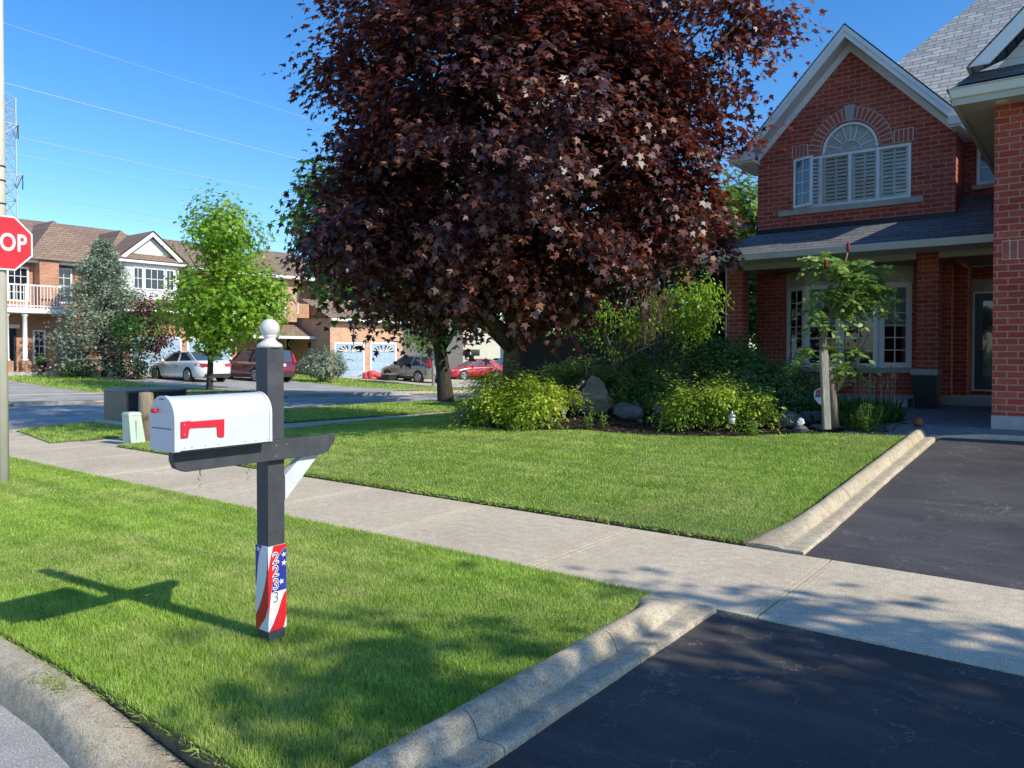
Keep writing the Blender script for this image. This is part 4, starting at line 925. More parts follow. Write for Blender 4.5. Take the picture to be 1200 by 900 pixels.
mb = MB(); mb.box(-9.815, -9.801, SYc-.02, SYc+.02, SZc-.2, SZc+.2); mb.build('bracket', M['steel'], st)

tb = thing('transformer_cabinet', (-15.9, 8.05, 0), 'low brown utility cabinet on a concrete pad by the road verge', 'utility cabinet')
mb = MB(); mb.box(-16.5, -15.28, 7.32, 8.9, -.05, .10); mb.build('pad', M['concrete'], tb, bevel=.01)
mb = MB(); mb.box(-16.38, -15.42, 7.46, 8.74, .101, .70); mb.build('body', M['box_brown'], tb, bevel=.008)
mb = MB(); mb.hexa([(-16.41, 7.43, .70), (-15.37, 7.43, .70), (-15.37, 8.77, .70), (-16.41, 8.77, .70), (-16.41, 7.43, .735), (-15.37, 7.43, .725), (-15.37, 8.77, .725), (-16.41, 8.77, .735)]); mb.build('lid', M['box_top'], tb, bevel=.006)
mb = MB(); mb.box(-15.419, -15.405, 7.50, 8.08, .14, .67); mb.box(-15.419, -15.405, 8.10, 8.70, .14, .67); dpn = mb.build('door', M['shaded_front'], tb, bevel=.004)  # doors coloured near-black for the tree shadow on this side
mb = MB(); mb.box(-15.404, -15.38, 8.07, 8.11, .36, .46); mb.build('handle', M['steel'], dpn)
pb = thing('service_pedestal', (-12.18, 6.17, .0), 'small mint green telecom pedestal leaning on the lawn corner', 'pedestal')
DX, DY = -.065, -.05
mb = MB(); a, b = [[(x+DX, y+DY) for x, y in l] for l in ([(-12.40, 6.02), (-12.13, 6.02), (-12.13, 6.26), (-12.40, 6.26)], [(-12.39, 6.0), (-12.16, 6.0), (-12.16, 6.2), (-12.39, 6.2)])]
mb.hexa([(x, y, .0) for x, y in a]+[(x, y, .48) for x, y in b]); mb.build('cabinet', M['mint'], pb, bevel=.008)
mb = MB(); mb.hexa([(x+(x-DX+12.27)*.08, y+(y-DY-6.1)*.08, .481) for x, y in b]+[(x+(x-DX+12.27)*-.1, y+(y-DY-6.1)*-.1, .53) for x, y in b]); mb.build('cap', M['mint'], pb, bevel=.006)
mb = MB(); mb.box(-12.147+DX, -12.136+DX, 6.10+DY, 6.112+DY, .05, .40); mb.build('seam', M['garage_line'], pb)
wp = thing('timber_bollard', (-12.50, 6.37, 0), 'short round weathered timber bollard behind the mint green pedestal', 'bollard')
mb = MB(); mb.lathe((-12.50, 6.37, -.1), [(.118, 0), (.115, .9), (.105, .925), (.04, .935)], 24); mb.build('post', M['wood'], wp)

# ================================================================== POWER LINES
tw = thing('transmission_tower', rf(-112.6, 170), 'steel lattice transmission tower rising behind the concrete pole', 'pylon')
tb_ = rf((3-600)/900*170, 170); hw = 2.15
def tp(u, w, z): return (tb_.x+u*RX[0]+w*FW[0], tb_.y+u*RX[1]+w*FW[1], z)
mb = MB(); levels = [0, 10, 19, 26, 31, 35, 38.5, 41.5, 44.5, 47.5, 50, 52.5, 55, 58.0]
def lw(z): return hw+max(0, (31-z))*.12
for (su, sw) in ((1, 1), (1, -1), (-1, -1), (-1, 1)):
    for a, b in zip(levels[:-1], levels[1:]): mb.bar(tp(su*lw(a), sw*lw(a), a), tp(su*lw(b), sw*lw(b), b), .20, .20)
for a, b in zip(levels[:-1], levels[1:]):
    cs = [(1, 1), (1, -1), (-1, -1), (-1, 1)]
    for i in range(4):
        p, q = cs[i], cs[(i+1) % 4]
        mb.bar(tp(p[0]*lw(a), p[1]*lw(a), a), tp(q[0]*lw(b), q[1]*lw(b), b), .12, .12); mb.bar(tp(q[0]*lw(a), q[1]*lw(a), a), tp(p[0]*lw(b), p[1]*lw(b), b), .10, .10)
        mb.bar(tp(p[0]*lw(b), p[1]*lw(b), b), tp(q[0]*lw(b), q[1]*lw(b), b), .12, .12)
mb.build('lattice', M['tower'], tw)
for z, L in ((40.4, 4.9), (51.5, 4.0)):
    for s in (1, -1):
        mb = MB()
        for w in (-1, 1):
            mb.bar(tp(s*hw, w*hw, z), tp(s*L, 0, z), .14, .14); mb.bar(tp(s*hw, w*hw, z-2.6), tp(s*L, 0, z), .14, .14); mb.bar(tp(s*hw, w*hw, z-2.6), tp(s*(hw+L)/2, w*hw/2, z), .1, .1)
        am = mb.build('crossarm', M['tower'], tw)
        mb = MB(); mb.tube([tp(s*L, 0, z), tp(s*L, 0, z-3.2)], .12, 6); mb.build('insulator', M['black'], am)
lab = ['faint topmost overhead wire crossing the open sky', 'brightest overhead wire, second from the top', 'third overhead wire from the top, starting at the pylon', 'fourth overhead wire, thinner and just below the third', 'fifth overhead wire from the top, above the close pair', 'upper wire of the close pair above the brown roofs', 'lower brighter wire of the close pair above the brown roofs']
for (px, py, f, r), lb in zip([(5, 27, 150, .036), (5, 97, 150, .07), (18, 160, 172, .065), (18, 180, 172, .042), (18, 202, 172, .042), (18, 226, 172, .042), (18, 235, 172, .07)], lab):
    p = onf(px, py, f); d = Vector((math.sin(math.radians(.5)), math.cos(math.radians(.5)), 0)); mb = MB()
    mb.tube([p+d*t+Vector((0, 0, .00006*(t-200)**2-2.4)) for t in range(-40, 640, 20)], r, 5)
    o = mb.build('power_line', M['wire']); tag(o, lb, 'power line', 'overhead power lines')

# ================================================================== VEHICLES
def interp(x, pts):
    for (a, b), (c, d) in zip(pts[:-1], pts[1:]):
        if x <= c: t = (x-a)/(c-a) if c > a else 0; t = t*t*(3-2*t)*.5+t*.5; return b+(d-b)*t
    return pts[-1][1]
def car(name, label, cat, x, y, heading, paint, suv=False, L=4.8, W=1.82, Hh=1.46, wb=2.75, wr=.325, detail=True, clad=False):
    z = gz(x, y)+.02; t = thing(name, (x, y, z), label, cat, None, heading)
    h = L/2; w = W/2; gc = .19 if not suv else .24
    if suv: top = [(-h, .62), (-h+.06, .95), (-h+.16, 1.02), (h-1.15, 1.03), (h-.65, .98), (h-.2, .84), (h-.05, .7), (h, .52)]
    else: top = [(-h, .60), (-h+.05, .88), (-h+.16, 1.00), (-h+.75, 1.01), (h-1.45, .95), (h-.8, .86), (h-.25, .72), (h-.04, .6), (h, .45)]
    xs = [-h, -h+.03, -h+.08, -h+.16]+[-h+.3+i*(L-.6)/22 for i in range(23)]+[h-.16, h-.08, h-.03, h]; k = 7
    def hw_(xx): e = min(xx+h, h-xx); return w*(1-.30*max(0, 1-e/.55)**2.4)
    mb = MB(); rows = []
    for xx in xs:
        a = hw_(xx); zt = interp(xx, top); e = min(xx+h, h-xx); zb = gc+.16*max(0, 1-e/.25)**2
        half = [(a*.86, zb), (a*.97, zb+.10), (a, zb+.28 if zt-zb > .5 else zb+.5*(zt-zb)), (a*.985, zt-.16), (a*.94, zt-.05), (a*.84, zt)]
        rows.append([(xx, -p, q) for p, q in half]+[(xx, p, q) for p, q in half[::-1]])
    n = len(rows[0])
    mb.add([p for r in rows for p in r], [(i*n+j, i*n+(j+1) % n, (i+1)*n+(j+1) % n, (i+1)*n+j) for i in range(len(rows)-1) for j in range(n)], 0, True)
    mb.add(rows[0], [tuple(range(n))]); mb.add(rows[-1], [tuple(range(n))[::-1]])
    body = mb.build('body', paint, t, local=True)
    bz = .93 if not suv else 1.0
    if suv: c0, c1, r0, r1 = -h+.12, h-1.05, -h+.42, h-2.05
    else: c0, c1, r0, r1 = -h+.62, h-1.25, -h+1.42, h-2.25
    wl, wt = w*.90, w*.70
    lo = [(c0, -wl*.92), (c1, -wl*.9), (c1, wl*.9), (c0, wl*.92)]; hi = [(r0, -wt), (r1, -wt), (r1, wt), (r0, wt)]
    mb = MB(); mb.hexa([(a, b, bz) for a, b in lo]+[(a, b, Hh-.07) for a, b in hi]); cab = mb.build('windows', M['glass_blue'], t, local=True, bevel=.03)
    mb = MB(); N2 = 8; rr = []
    for i in range(N2+1):
        u = i/N2; xx = r0-.12+(r1-r0+.22)*u; zz = Hh-.075+.075*math.sin(PI*clamp(.12+u*.76))**.6
        rr.append([(xx, -wt-.035, zz-.06), (xx, -wt+.02, zz-.01), (xx, -wt*.5, zz+.012), (xx, wt*.5, zz+.012), (xx, wt-.02, zz-.01), (xx, wt+.035, zz-.06)])
    mb.add([p for r in rr for p in r], [(i*6+j, i*6+j+1, (i+1)*6+j+1, (i+1)*6+j) for i in range(N2) for j in range(5)], 0, True)
    roof = mb.build('roof', paint, t, local=True)
    for s in (-1, 1):
        def side(u, v): # along bottom->top edges
            a = lo[0][0]+(lo[1][0]-lo[0][0])*u; b = hi[0][0]+(hi[1][0]-hi[0][0])*u
            return (a+(b-a)*v, s*(wl*.915+(wt-wl*.915)*v+.012), bz+(Hh-.07-bz)*v)
        for nm, a, b, wd in [('pillar', side(0, 0), side(0, 1), .14 if suv else .2), ('pillar', side(1, 0), side(1, 1), .07), ('pillar', side(.5, 0), side(.5, 1), .07), ('roof_rail', side(0, .98), side(1, .98), .05)]+([('pillar', side(.24, 0), side(.24, 1), .08)] if suv else []):
            mb = MB(); mb.bar(a, b, wd, .034, (0, s, 0)); mb.build(nm, paint, t, local=True)
    for fx_, sx_ in ((-1, -wb/2), (1, wb/2)):
        xw = sx_+(.02 if not suv else .04)
        for s in (-1, 1):
            mb = MB(); mb.tube([(xw, s*(w-.16), wr+.01), (xw, s*(w+.006), wr+.01)], wr+.055, 24); mb.build('wheel_well_shade', M['trim_black'], t, local=True)  # black disc stands in for the shade inside the wheel well
            mb = MB(); mb.tube([(xw, s*(w-.2), wr), (xw, s*(w-.01), wr), (xw, s*(w+.018), wr)], [wr, wr, wr-.03], 24); wh = mb.build('wheel', M['tyre'], t, local=True)
            mb = MB(); mb.tube([(xw, s*(w+.0185), wr), (xw, s*(w+.021), wr)], wr*.68, 20)
            rim0 = mb.build('rim_well', M['trim_black'], wh, local=True); mb = MB()
            for kk in range(7):
                a = 2*PI*kk/7; mb.bar((xw, s*(w+.026), wr), (xw+wr*.66*math.cos(a), s*(w+.026), wr+wr*.66*math.sin(a)), .05, .012, (0, 1, 0))
            m2 = [(xw+wr*.66*math.cos(a), s*(w+.026), wr+wr*.66*math.sin(a)) for a in [2*PI*i/20 for i in range(21)]]; mb.tube(m2, .018, 6); mb.build('rim', M['rim'], wh, local=True)
    def bit(nm, *a): m_ = MB(); m_.box(*a); m_.build(nm, M['trim_black'], t, local=True)
    for s in (-1, 1):
        for xx in ((-.05*L+.0, .16*L+.1) if detail else ()):
            bit('door_seam', xx-.006, xx+.006, s*(w*.985)-.012, s*(w*.985)+.012, gc+.18, bz-.06)
            bit('door_handle', xx-.30, xx-.14, s*(w*1.0)-.015, s*(w*1.0)+.015, bz-.20, bz-.17)
        if clad or suv: bit('side_cladding', -wb/2+.36, wb/2-.36, s*w-.02, s*w+.012, gc-.01, gc+.14)
    bit('bumper_trim', -h-.012, -h+.3, -w*.70, w*.70, gc+.02, gc+.20)
    for s in (-1, 1):
        mb = MB()
        if suv: mb.hexa([(-h+.02, s*w*.70, .95), (-h+.02, s*w*.86, .95), (-h+.24, s*w*.955, .98), (-h+.24, s*w*.7, .98), (-h+.22, s*w*.70, 1.40), (-h+.22, s*w*.80, 1.40), (-h+.40, s*w*.84, 1.40), (-h+.40, s*w*.7, 1.40)])
        else: mb.hexa([(-h-.012, s*w*.42, .72), (-h+.03, s*w*.80, .70), (-h+.40, s*(w*.995), .80), (-h+.38, s*w*.5, .80), (-h-.0, s*w*.42, .86), (-h+.05, s*w*.80, .88), (-h+.42, s*(w*.985), .90), (-h+.4, s*w*.5, .9)])
        mb.build('tail_lamp', M['tail'], t, local=True)
        mb = MB(); mb.hexa([(h-.42, s*w*.92, .64), (h-.10, s*w*.76, .60), (h-.14, s*w*.45, .60), (h-.4, s*w*.5, .64), (h-.46, s*w*.93, .74), (h-.16, s*w*.78, .70), (h-.2, s*w*.45, .70), (h-.45, s*w*.5, .74)]); mb.build('headlight', M['head'], t, local=True)
        mb = MB(); mb.tube([(c1-.42, s*(w*.93), bz+.02), (c1-.45, s*(w+.03), bz+.06), (c1-.45, s*(w+.16), bz+.07)], [.03, .07, .06], 8); mb.build('mirror', paint, t, local=True)
    mb = MB(); mb.box(-h-.018, -h+.05, -.16, .16, .66 if not suv else .78, .79 if not suv else .92); mb.build('number_plate', M['wrap_w'], t, local=True)
    return t
W_ = PI     # heading along -X
car('parked_car', 'white sedan parked on the drive behind the lime green tree, seen from behind', 'car', -35.15, 20.05, W_+.02, M['car_white'])
car('parked_car', 'dark red crossover parked beside the white sedan, partly behind the mailbox post', 'car', -34.4, 23.35, W_-.05, M['car_red'], True, 4.6, 1.88, 1.70, 2.7, .36, clad=True)
p = onf(490, 445, 47.2); car('parked_car', 'silver grey crossover parked on the pale drive behind the dark tree trunk', 'car', p.x-.4, p.y, W_, M['car_silver'], True, 4.55, 1.82, 1.66, 2.62, .35, clad=True)
p = onf(556, 432, 55); car('parked_car', 'bright red car seen under the tree between trunk and shrub', 'car', p.x, p.y, W_+1.2, M['car_bright'], False, 4.5, 1.78, 1.46, 2.6, .32, False)
p = onf(583, 431, 60); car('parked_car', 'blue car mostly hidden behind the maple trunk', 'car', p.x, p.y, W_+1.0, M['car_blue'], False, 4.5, 1.78, 1.48, 2.6, .32, False)
p = onf(618, 430, 58); car('parked_car', 'light blue car just right of the maple trunk', 'car', p.x, p.y, W_+1.25, M['car_blue'], True, 4.5, 1.78, 1.62, 2.6, .32, False)

# ================================================================== ROW OF HOUSES ACROSS THE STREET (facing +X)
def garage_door(parent, X, y0, y1, z0, z1, arch_=False, rows=4, cols=4):
    mb = MB(); mb.box(X-.02, X+.05, y0-.12, y0, z0, z1+.12); mb.box(X-.02, X+.05, y1, y1+.12, z0, z1+.12); mb.box(X-.02, X+.048, y0, y1, z1, z1+.12); fr = mb.build('garage_frame', M['white'], parent)
    mb = MB(); mb.box(X-.02, X+.02, y0, y1, z0, z1, 0)
    for i in range(1, rows): z = z0+(z1-z0)*i/rows; mb.box(X+.0201, X+.024, y0, y1, z-.012, z+.012, 1)
    for r in range(rows):
        for c in range(cols):
            a = y0+(y1-y0)*(c+.14)/cols; b = y0+(y1-y0)*(c+.86)/cols; za = z0+(z1-z0)*(r+.2)/rows; zb = z0+(z1-z0)*(r+.8)/rows
            if arch_ and r == rows-1: continue
            mb.box(X+.0201, X+.034, a, b, za, zb, 0)
    d = mb.build('garage_door', [M['garage_door'], M['garage_line']], parent)
    if arch_:
        for c in range(2):
            a = y0+(y1-y0)*(c*.5+.05); b = a+(y1-y0)*.4; zb_ = z0+(z1-z0)*.77; zt = z0+(z1-z0)*.965; cx = b if c == 0 else a
            pts = [(cx, zb_)]+[(cx+(-1 if c == 0 else 1)*(b-a)*math.cos(t), zb_+(zt-zb_)*math.sin(t)) for t in [PI/2*i/8 for i in range(9)]]
            mb = MB(); mb.prism([(X+.021, y, z) for y, z in pts], (.006, 0, 0)); mb.build('fanlight', M['glass_dark'], d)
            mb = MB()
            for t in (.35, .8, 1.2): mb.bar((X+.032, cx, zb_), (X+.032, cx+(-1 if c == 0 else 1)*(b-a)*math.cos(t), zb_+(zt-zb_)*math.sin(t)), .05, .008, (1, 0, 0))
            mb.build('fan_bar', M['white'], d)
    return d
def hip(mb, x0, x1, y0, y1, z, h, ov=.4, mi=0):
    """hip roof over a rectangle"""
    x0 -= ov; x1 += ov; y0 -= ov; y1 += ov; r = min(x1-x0, y1-y0)/2
    if y1-y0 >= x1-x0: a, b = ((x0+x1)/2, y0+r), ((x0+x1)/2, y1-r)
    else: a, b = (x0+r, (y0+y1)/2), (x1-r, (y0+y1)/2)
    P_ = [(x0, y0, z), (x1, y0, z), (x1, y1, z), (x0, y1, z), (a[0], a[1], z+h), (b[0], b[1], z+h)]
    if y1-y0 >= x1-x0: mb.add(P_, [(0, 1, 4), (1, 2, 5, 4), (2, 3, 5), (3, 0, 4, 5)], mi)
    else: mb.add(P_, [(0, 1, 5, 4), (1, 2, 5), (2, 3, 4, 5), (3, 0, 4)], mi)
def eaves(parent, x1, y0, y1, z, x0=None):
    mb = MB(); mb.box(x1, x1+.14, y0-.14, y1+.14, z-.14, z+.02); mb.box((x0 or x1-6), x1-.001, y0-.14, y0, z-.14, z+.02); mb.box((x0 or x1-6), x1-.001, y1, y1+.14, z-.14, z+.02); mb.build('gutter', M['white'], parent)
ta = thing('townhouse', (-43, 18, .3), 'brick townhouse with white balcony, white gabled bay and brown hip roof across the street', 'house')
mb = MB(); mb.box(-52, -43.0, 8, 19.66, -.2, 6.1); mb.box(-50, -41.0, 19.661, 26.4, -.4, 4.3); mb.box(-50, -42.2, 22.78, 26.4, 4.301, 6.2); mb.box(-43.0, -42.3, 16.2, 17.1, 3.3, 6.1); mb.box(-43, -41.9, 16.75, 17.3, .3, 2.2); mb.build('wall', M['brick_row'], ta)
mb = MB(); mb.box(-50, -40.98, 19.60, 22.8, 4.28, 6.45); mb.prism([(-41.0, 19.6, 6.45), (-41.0, 22.8, 6.45), (-41.0, 21.2, 7.75)], (-.3, 0, 0)); mb.build('siding_bay', M['soffit_x'], ta)
mb = MB(); mb.prism([(-40.7, 19.3, 6.36), (-40.7, 21.2, 7.95), (-40.7, 21.2, 7.72), (-40.7, 19.6, 6.36)], (-.08, 0, 0)); mb.prism([(-40.7, 23.1, 6.36), (-40.7, 21.2, 7.95), (-40.7, 21.2, 7.72), (-40.7, 22.8, 6.36)], (-.08, 0, 0)); mb.box(-40.9, -40.66, 19.3, 23.1, 6.24, 6.38); mb.build('barge_board', M['white'], ta)
mb = MB()
mb.add([(-40.62, 19.2, 6.4), (-40.62, 21.2, 8.02), (-40.62, 23.2, 6.4), (-47, 19.2, 6.4), (-47, 21.2, 8.02), (-47, 23.2, 6.4)], [(0, 1, 4, 3), (1, 2, 5, 4)])
mb.poly([(-40.6, 19.2, 6.4), (-40.6, 23.2, 6.4), (-41, 22.9, 6.75), (-41, 19.5, 6.75)])
mb.poly([(-40.2, 19.3, 3.72), (-40.2, 26.5, 3.72), (-41.0, 26.5, 4.34), (-41.0, 19.3, 4.34)])
hip(mb, -52, -43.0, 7, 27, 6.1, 2.75, .5); hip(mb, -50, -42.6, 16.0, 19.3, 6.12, 2.35, .45); hip(mb, -50, -42.3, 19.4, 22.6, 6.3, 2.05, .1)
mb.poly([(-40.4, 23.0, 6.2), (-40.4, 27, 6.2), (-45, 27, 8.3), (-45, 23, 8.3)])
mb.build('roof', M['shingle_brown'], ta, fix=False)
eaves(ta, -42.55, 15.6, 19.5, 6.1)
for q_ in ((-43, -42.45, 7, 15.45, 6.0, 6.1), (-40.25, -40.1, 19.3, 26.5, 3.6, 3.73), (-41.6, -40.3, 23.2, 27, 6.08, 6.2)): mb = MB(); mb.box(*q_); mb.build('gutter', M['white'], ta)
garage_door(ta, -41, 20.17, 22.8, .12, 2.22, False); garage_door(ta, -41, 23.35, 25.95, .02, 2.18, False)
window(ta, (-40.97, 20.22), (-40.97, 20.75), 4.85, 6.02, 2, 2, .06, .03, .05); window(ta, (-40.97, 20.82), (-40.97, 21.95), 4.85, 6.02, 3, 2, .06, .03, .05); window(ta, (-40.97, 22.02), (-40.97, 22.5), 4.85, 6.02, 2, 2, .06, .03, .05)
window(ta, (-42.99, 14.95), (-42.99, 15.95), 4.0, 5.75, 3, 4, .09, .03, .06); window(ta, (-42.99, 17.2), (-42.99, 18.0), 4.0, 5.85, 2, 4, .09, .03, .06); window(ta, (-42.99, 16.1), (-42.99, 16.7), .95, 2.6, 2, 4, .09, .03, .06); window(ta, (-41.89, 17.0), (-41.89, 17.25), .9, 2.2, 1, 2, .05, .03, .05)
mb = MB(); mb.box(-42.99, -42.93, 14.05, 15.35, .55, 2.65); d_ = mb.build('front_door', M['door_navy'], ta); mb = MB(); mb.box(-42.929, -42.9, 14.4, 15.1, 1.2, 2.2); mb.build('pane', M['glass_dark'], d_); mb = MB(); mb.box(-42.99, -42.9, 13.9, 15.5, 2.66, 2.85); mb.build('door_frame', M['white'], ta)
mb = MB(); mb.box(-43, -41.35, 10, 17.4, 3.38, 3.62); bal = mb.build('balcony', M['white'], ta)
mb = MB()
for y in np.arange(10.2, 17.3, .15): mb.box(-41.44, -41.41, y-.015, y+.015, 3.621, 4.70)
for y in (11.5, 13.4, 15.25, 17.2): mb.box(-41.47, -41.38, y-.045, y+.045, 3.621, 4.80)
mb.box(-41.46, -41.39, 10.0, 17.3, 4.70, 4.77); mb.box(-41.45, -41.40, 10.0, 17.3, 3.70, 3.75)
mb.build('railing', M['white'], bal)
for y in (14.45, 15.25):
    mb = MB(); mb.lathe((-41.6, y, 1.05), [(.15, 0), (.15, .08), (.11, .1), (.10, 2.15), (.15, 2.2), (.15, 2.33)], 16); cl = mb.build('porch_column', M['white'], ta); mb = MB(); mb.box(-41.82, -41.38, y-.22, y+.22, .3, 1.05); mb.build('plinth', M['brick_row'], cl)
mb = MB(); mb.box(-43, -41.2, 9, 19.0, .0, .52); mb.build('porch_floor', M['stone'], ta)

tr = thing('townhouse', (-41, 31, 0), 'tan brick townhouse with two arched pale blue garage doors and a brown porch roof', 'house')
mb = MB(); mb.box(-50, -42.5, 27.0, 38.0, -.6, 6.2); mb.box(-46, -38.4, 31.30, 37.6, -.8, 3.6); mb.box(-46, -41.2, 28.0, 30.9, 3.4, 6.2); mb.box(-46, -40.9, 33, 38, 3.601, 6.3); mb.build('wall', M['brick_row2'], tr)
mb = MB(); hip(mb, -50, -41.2, 27.0, 38.2, 6.25, 2.2, .5); mb.poly([(-39.9, 26.8, 2.45), (-39.9, 31.75, 2.45), (-42.5, 31.75, 3.75), (-42.5, 26.8, 3.75)]); mb.poly([(-37.9, 31.0, 3.55), (-37.9, 38, 3.55), (-40.9, 38, 4.9), (-40.9, 31.0, 4.9)]); mb.build('roof', M['shingle_brown'], tr, fix=False)
for q_ in ((-40.0, -39.85, 26.8, 31.75, 2.30, 2.46), (-38.0, -37.85, 31.0, 38, 3.42, 3.57), (-41.2, -40.55, 27, 38.5, 6.1, 6.26)): mb = MB(); mb.box(*q_); mb.build('gutter', M['white'], tr)
garage_door(tr, -38.4, 31.72, 33.98, -.22, 1.98, True); garage_door(tr, -38.4, 34.72, 36.86, -.30, 2.0, True)
mb = MB(); mb.box(-42.5, -42.44, 30.86, 31.78, .22, 2.62); sd_ = mb.build('storm_door', M['white'], tr); mb = MB(); mb.box(-42.439, -42.42, 31.0, 31.64, 1.45, 2.42); mb.box(-42.439, -42.42, 31.0, 31.64, .35, 1.38); mb.build('pane', M['glass_dark'], sd_)
mb = MB(); mb.tube([(-42.40, 31.32+.17*math.cos(a), 2.0+.19*math.sin(a)) for a in [2*PI*i/14 for i in range(15)]], .05, 6); mb.build('wreath', M['finial'], sd_)
window(tr, (-42.49, 29.1), (-42.49, 30.3), .9, 2.3, 3, 3, .08, .03, .06); window(tr, (-41.19, 28.6), (-41.19, 30.0), 4.0, 5.4, 3, 3, .08, .03, .06); window(tr, (-42.49, 31.1), (-42.49, 31.95), 4.0, 5.4, 2, 3, .08, .03, .06)
mb = MB(); mb.lathe((-40.4, 31.25, 1.75), [(.04, 0), (.10, .05), (.11, .28), (.05, .36)], 10); wl_ = mb.build('wall_lamp', M['black'], tr)
def plain_house(label, wx0, wx1, wy0, wy1, z0, z1, rh, wm, rm='shingle_brown', name='house'):
    t = thing(name, ((wx0+wx1)/2, (wy0+wy1)/2, z0), label, 'house'); mb = MB(); mb.box(wx0, wx1, wy0, wy1, z0-.5, z1); mb.build('wall', M[wm], t)
    mb = MB(); hip(mb, wx0, wx1, wy0, wy1, z1, rh); mb.build('roof', M[rm], t, fix=False); eaves(t, wx1+.4, wy0-.4, wy1+.4, z1, wx0-.4); return t
gh = plain_house('grey brown sided house wall right of the tan brick garages', -50, -41.5, 39.0, 47.5, -.6, 5.6, 2.0, 'grey_siding', name='sided_house')
window(gh, (-41.49, 43), (-41.49, 44.4), 3.2, 4.5, 2, 2, .08, .03, .06)
p = onf(556, 425, 74)
bh = plain_house('beige far house with dark garage windows seen below the tree crown', p.x-8, p.x, p.y-2.6, p.y+4.5, -.5, 4.4, 2.0, 'cream', name='beige_house')
mb = MB(); mb.box(p.x, p.x+.05, p.y-2.2, p.y+.9, -.4, 2.0); gdx = mb.build('garage_door', M['cream'], bh); mb = MB(); mb.box(p.x+.051, p.x+.08, p.y-2.0, p.y-.75, 1.1, 1.7); mb.box(p.x+.051, p.x+.08, p.y-.55, p.y+.7, 1.1, 1.7); mb.build('pane', M['glass_dark'], gdx)
p = onf(640, 433, 66)
wg = plain_house('small white garage glimpsed beyond the golden shrub', p.x-4, p.x, p.y-1.3, p.y+2.4, -.5, 2.6, 1.2, 'white', 'shingle_brown', 'white_garage')
mb = MB(); mb.box(p.x, p.x+.05, p.y-1.0, p.y+.35, -.5, 1.9); mb.build('garage_door', M['cream'], wg)

# things on the drives and porches over there
p = onf(438, 442, 47.5); p.z = gz(p.x, p.y)
bl = thing('toy_tunnel', p, 'crumpled pink and red fabric play tent in front of the right garage door', 'play tent'); mb = MB()
for i, (du, dz, r) in enumerate(((-.45, .28, .30), (-.1, .34, .36), (.25, .26, .30), (.5, .2, .22), (0, .15, .3))): mb.lathe((p.x+RX[0]*du, p.y+RX[1]*du, p.z+dz-r*.8), [(r*math.sin(a)*(1+.15*math.sin(3*a+i)), r*.8*(1-math.cos(a))) for a in [.1+i2*.38 for i2 in range(8)]], 9)
mb.build('cover', M['pink'], bl)
p = onf(457, 443, 47); p.z = gz(p.x, p.y)
bn = thing('storage_bin', p, 'dark storage bin with pale lid beside the silver crossover', 'bin'); mb = MB(); mb.hexa([(p.x-.3, p.y-.35, p.z), (p.x+.3, p.y-.35, p.z), (p.x+.3, p.y+.35, p.z), (p.x-.3, p.y+.35, p.z), (p.x-.36, p.y-.42, p.z+.42), (p.x+.36, p.y-.42, p.z+.42), (p.x+.36, p.y+.42, p.z+.42), (p.x-.36, p.y+.42, p.z+.42)]); mb.build('tub', M['trim_black'], bn, bevel=.03); mb = MB(); mb.box(p.x-.4, p.x+.4, p.y-.46, p.y+.46, p.z+.42, p.z+.50); mb.build('lid', M['car_silver'], bn, bevel=.02)
def pot(label, x, y, z, s, m='black'):
    t = thing('planter', (x, y, z), label, 'planter'); mb = MB(); mb.lathe((x, y, z), [(.16*s, 0), (.13*s, .05*s), (.07*s, .14*s), (.2*s, .3*s), (.25*s, .48*s), (.27*s, .5*s), (.22*s, .5*s)], 18); mb.build('urn', M[m], t)
    n = 130; d = rdir(n); d[:, 2] = np.abs(d[:, 2]); leaves('foliage', M['l_perennial'], t, np.array([[x, y, z+.55*s]])+d*np.array([.26, .26, .25])*s*RNG.random((n, 1)), d+rdir(n)*.5, d, .14*s, 'oval'); return t
pot('dark urn planter with green foliage on the far porch', -41.0, 15.75, .52, 1.0)
ch = thing('porch_chair', (-41.5, 17.9, .52), 'pale garden chair on the porch beside the blue spruce', 'chair'); mb = MB(); mb.box(-41.75, -41.25, 17.65, 18.15, .95, 1.0); mb.build('seat', M['cream'], ch); mb = MB(); mb.box(-41.75, -41.7, 17.65, 18.15, 1.0, 1.6); mb.build('backrest', M['cream'], ch)
for a, b in ((-41.73, 17.67), (-41.28, 17.67), (-41.73, 18.12), (-41.28, 18.12)): mb = MB(); mb.box(a-.02, a+.02, b-.02, b+.02, .52, .95); mb.build('leg', M['cream'], ch)

# ================================================================== GARDEN FENCE AND ORNAMENTS
fe = thing('garden_fence', (-10, 17.6, .4), 'dark board fence between the garden bed and the brick house', 'fence')
mb = MB(); x = -13.4
while x < -6.75:
    mb.box(x, x+.135, 17.6+random.uniform(-.004, .004), 17.625, .2, 1.93+random.uniform(-.012, .012)); x += .142
mb.build('boards', M['fence'], fe); mb = MB()
for z in (.7, 1.6): mb.box(-13.4, -6.75, 17.627, 17.67, z, z+.09)
mb.build('rail', M['fence'], fe)
for x in (-13.4, -11.2, -9.0, -6.85): mb = MB(); mb.box(x, x+.1, 17.672, 17.77, .1, 2.0); mb.build('fence_post', M['fence'], fe)

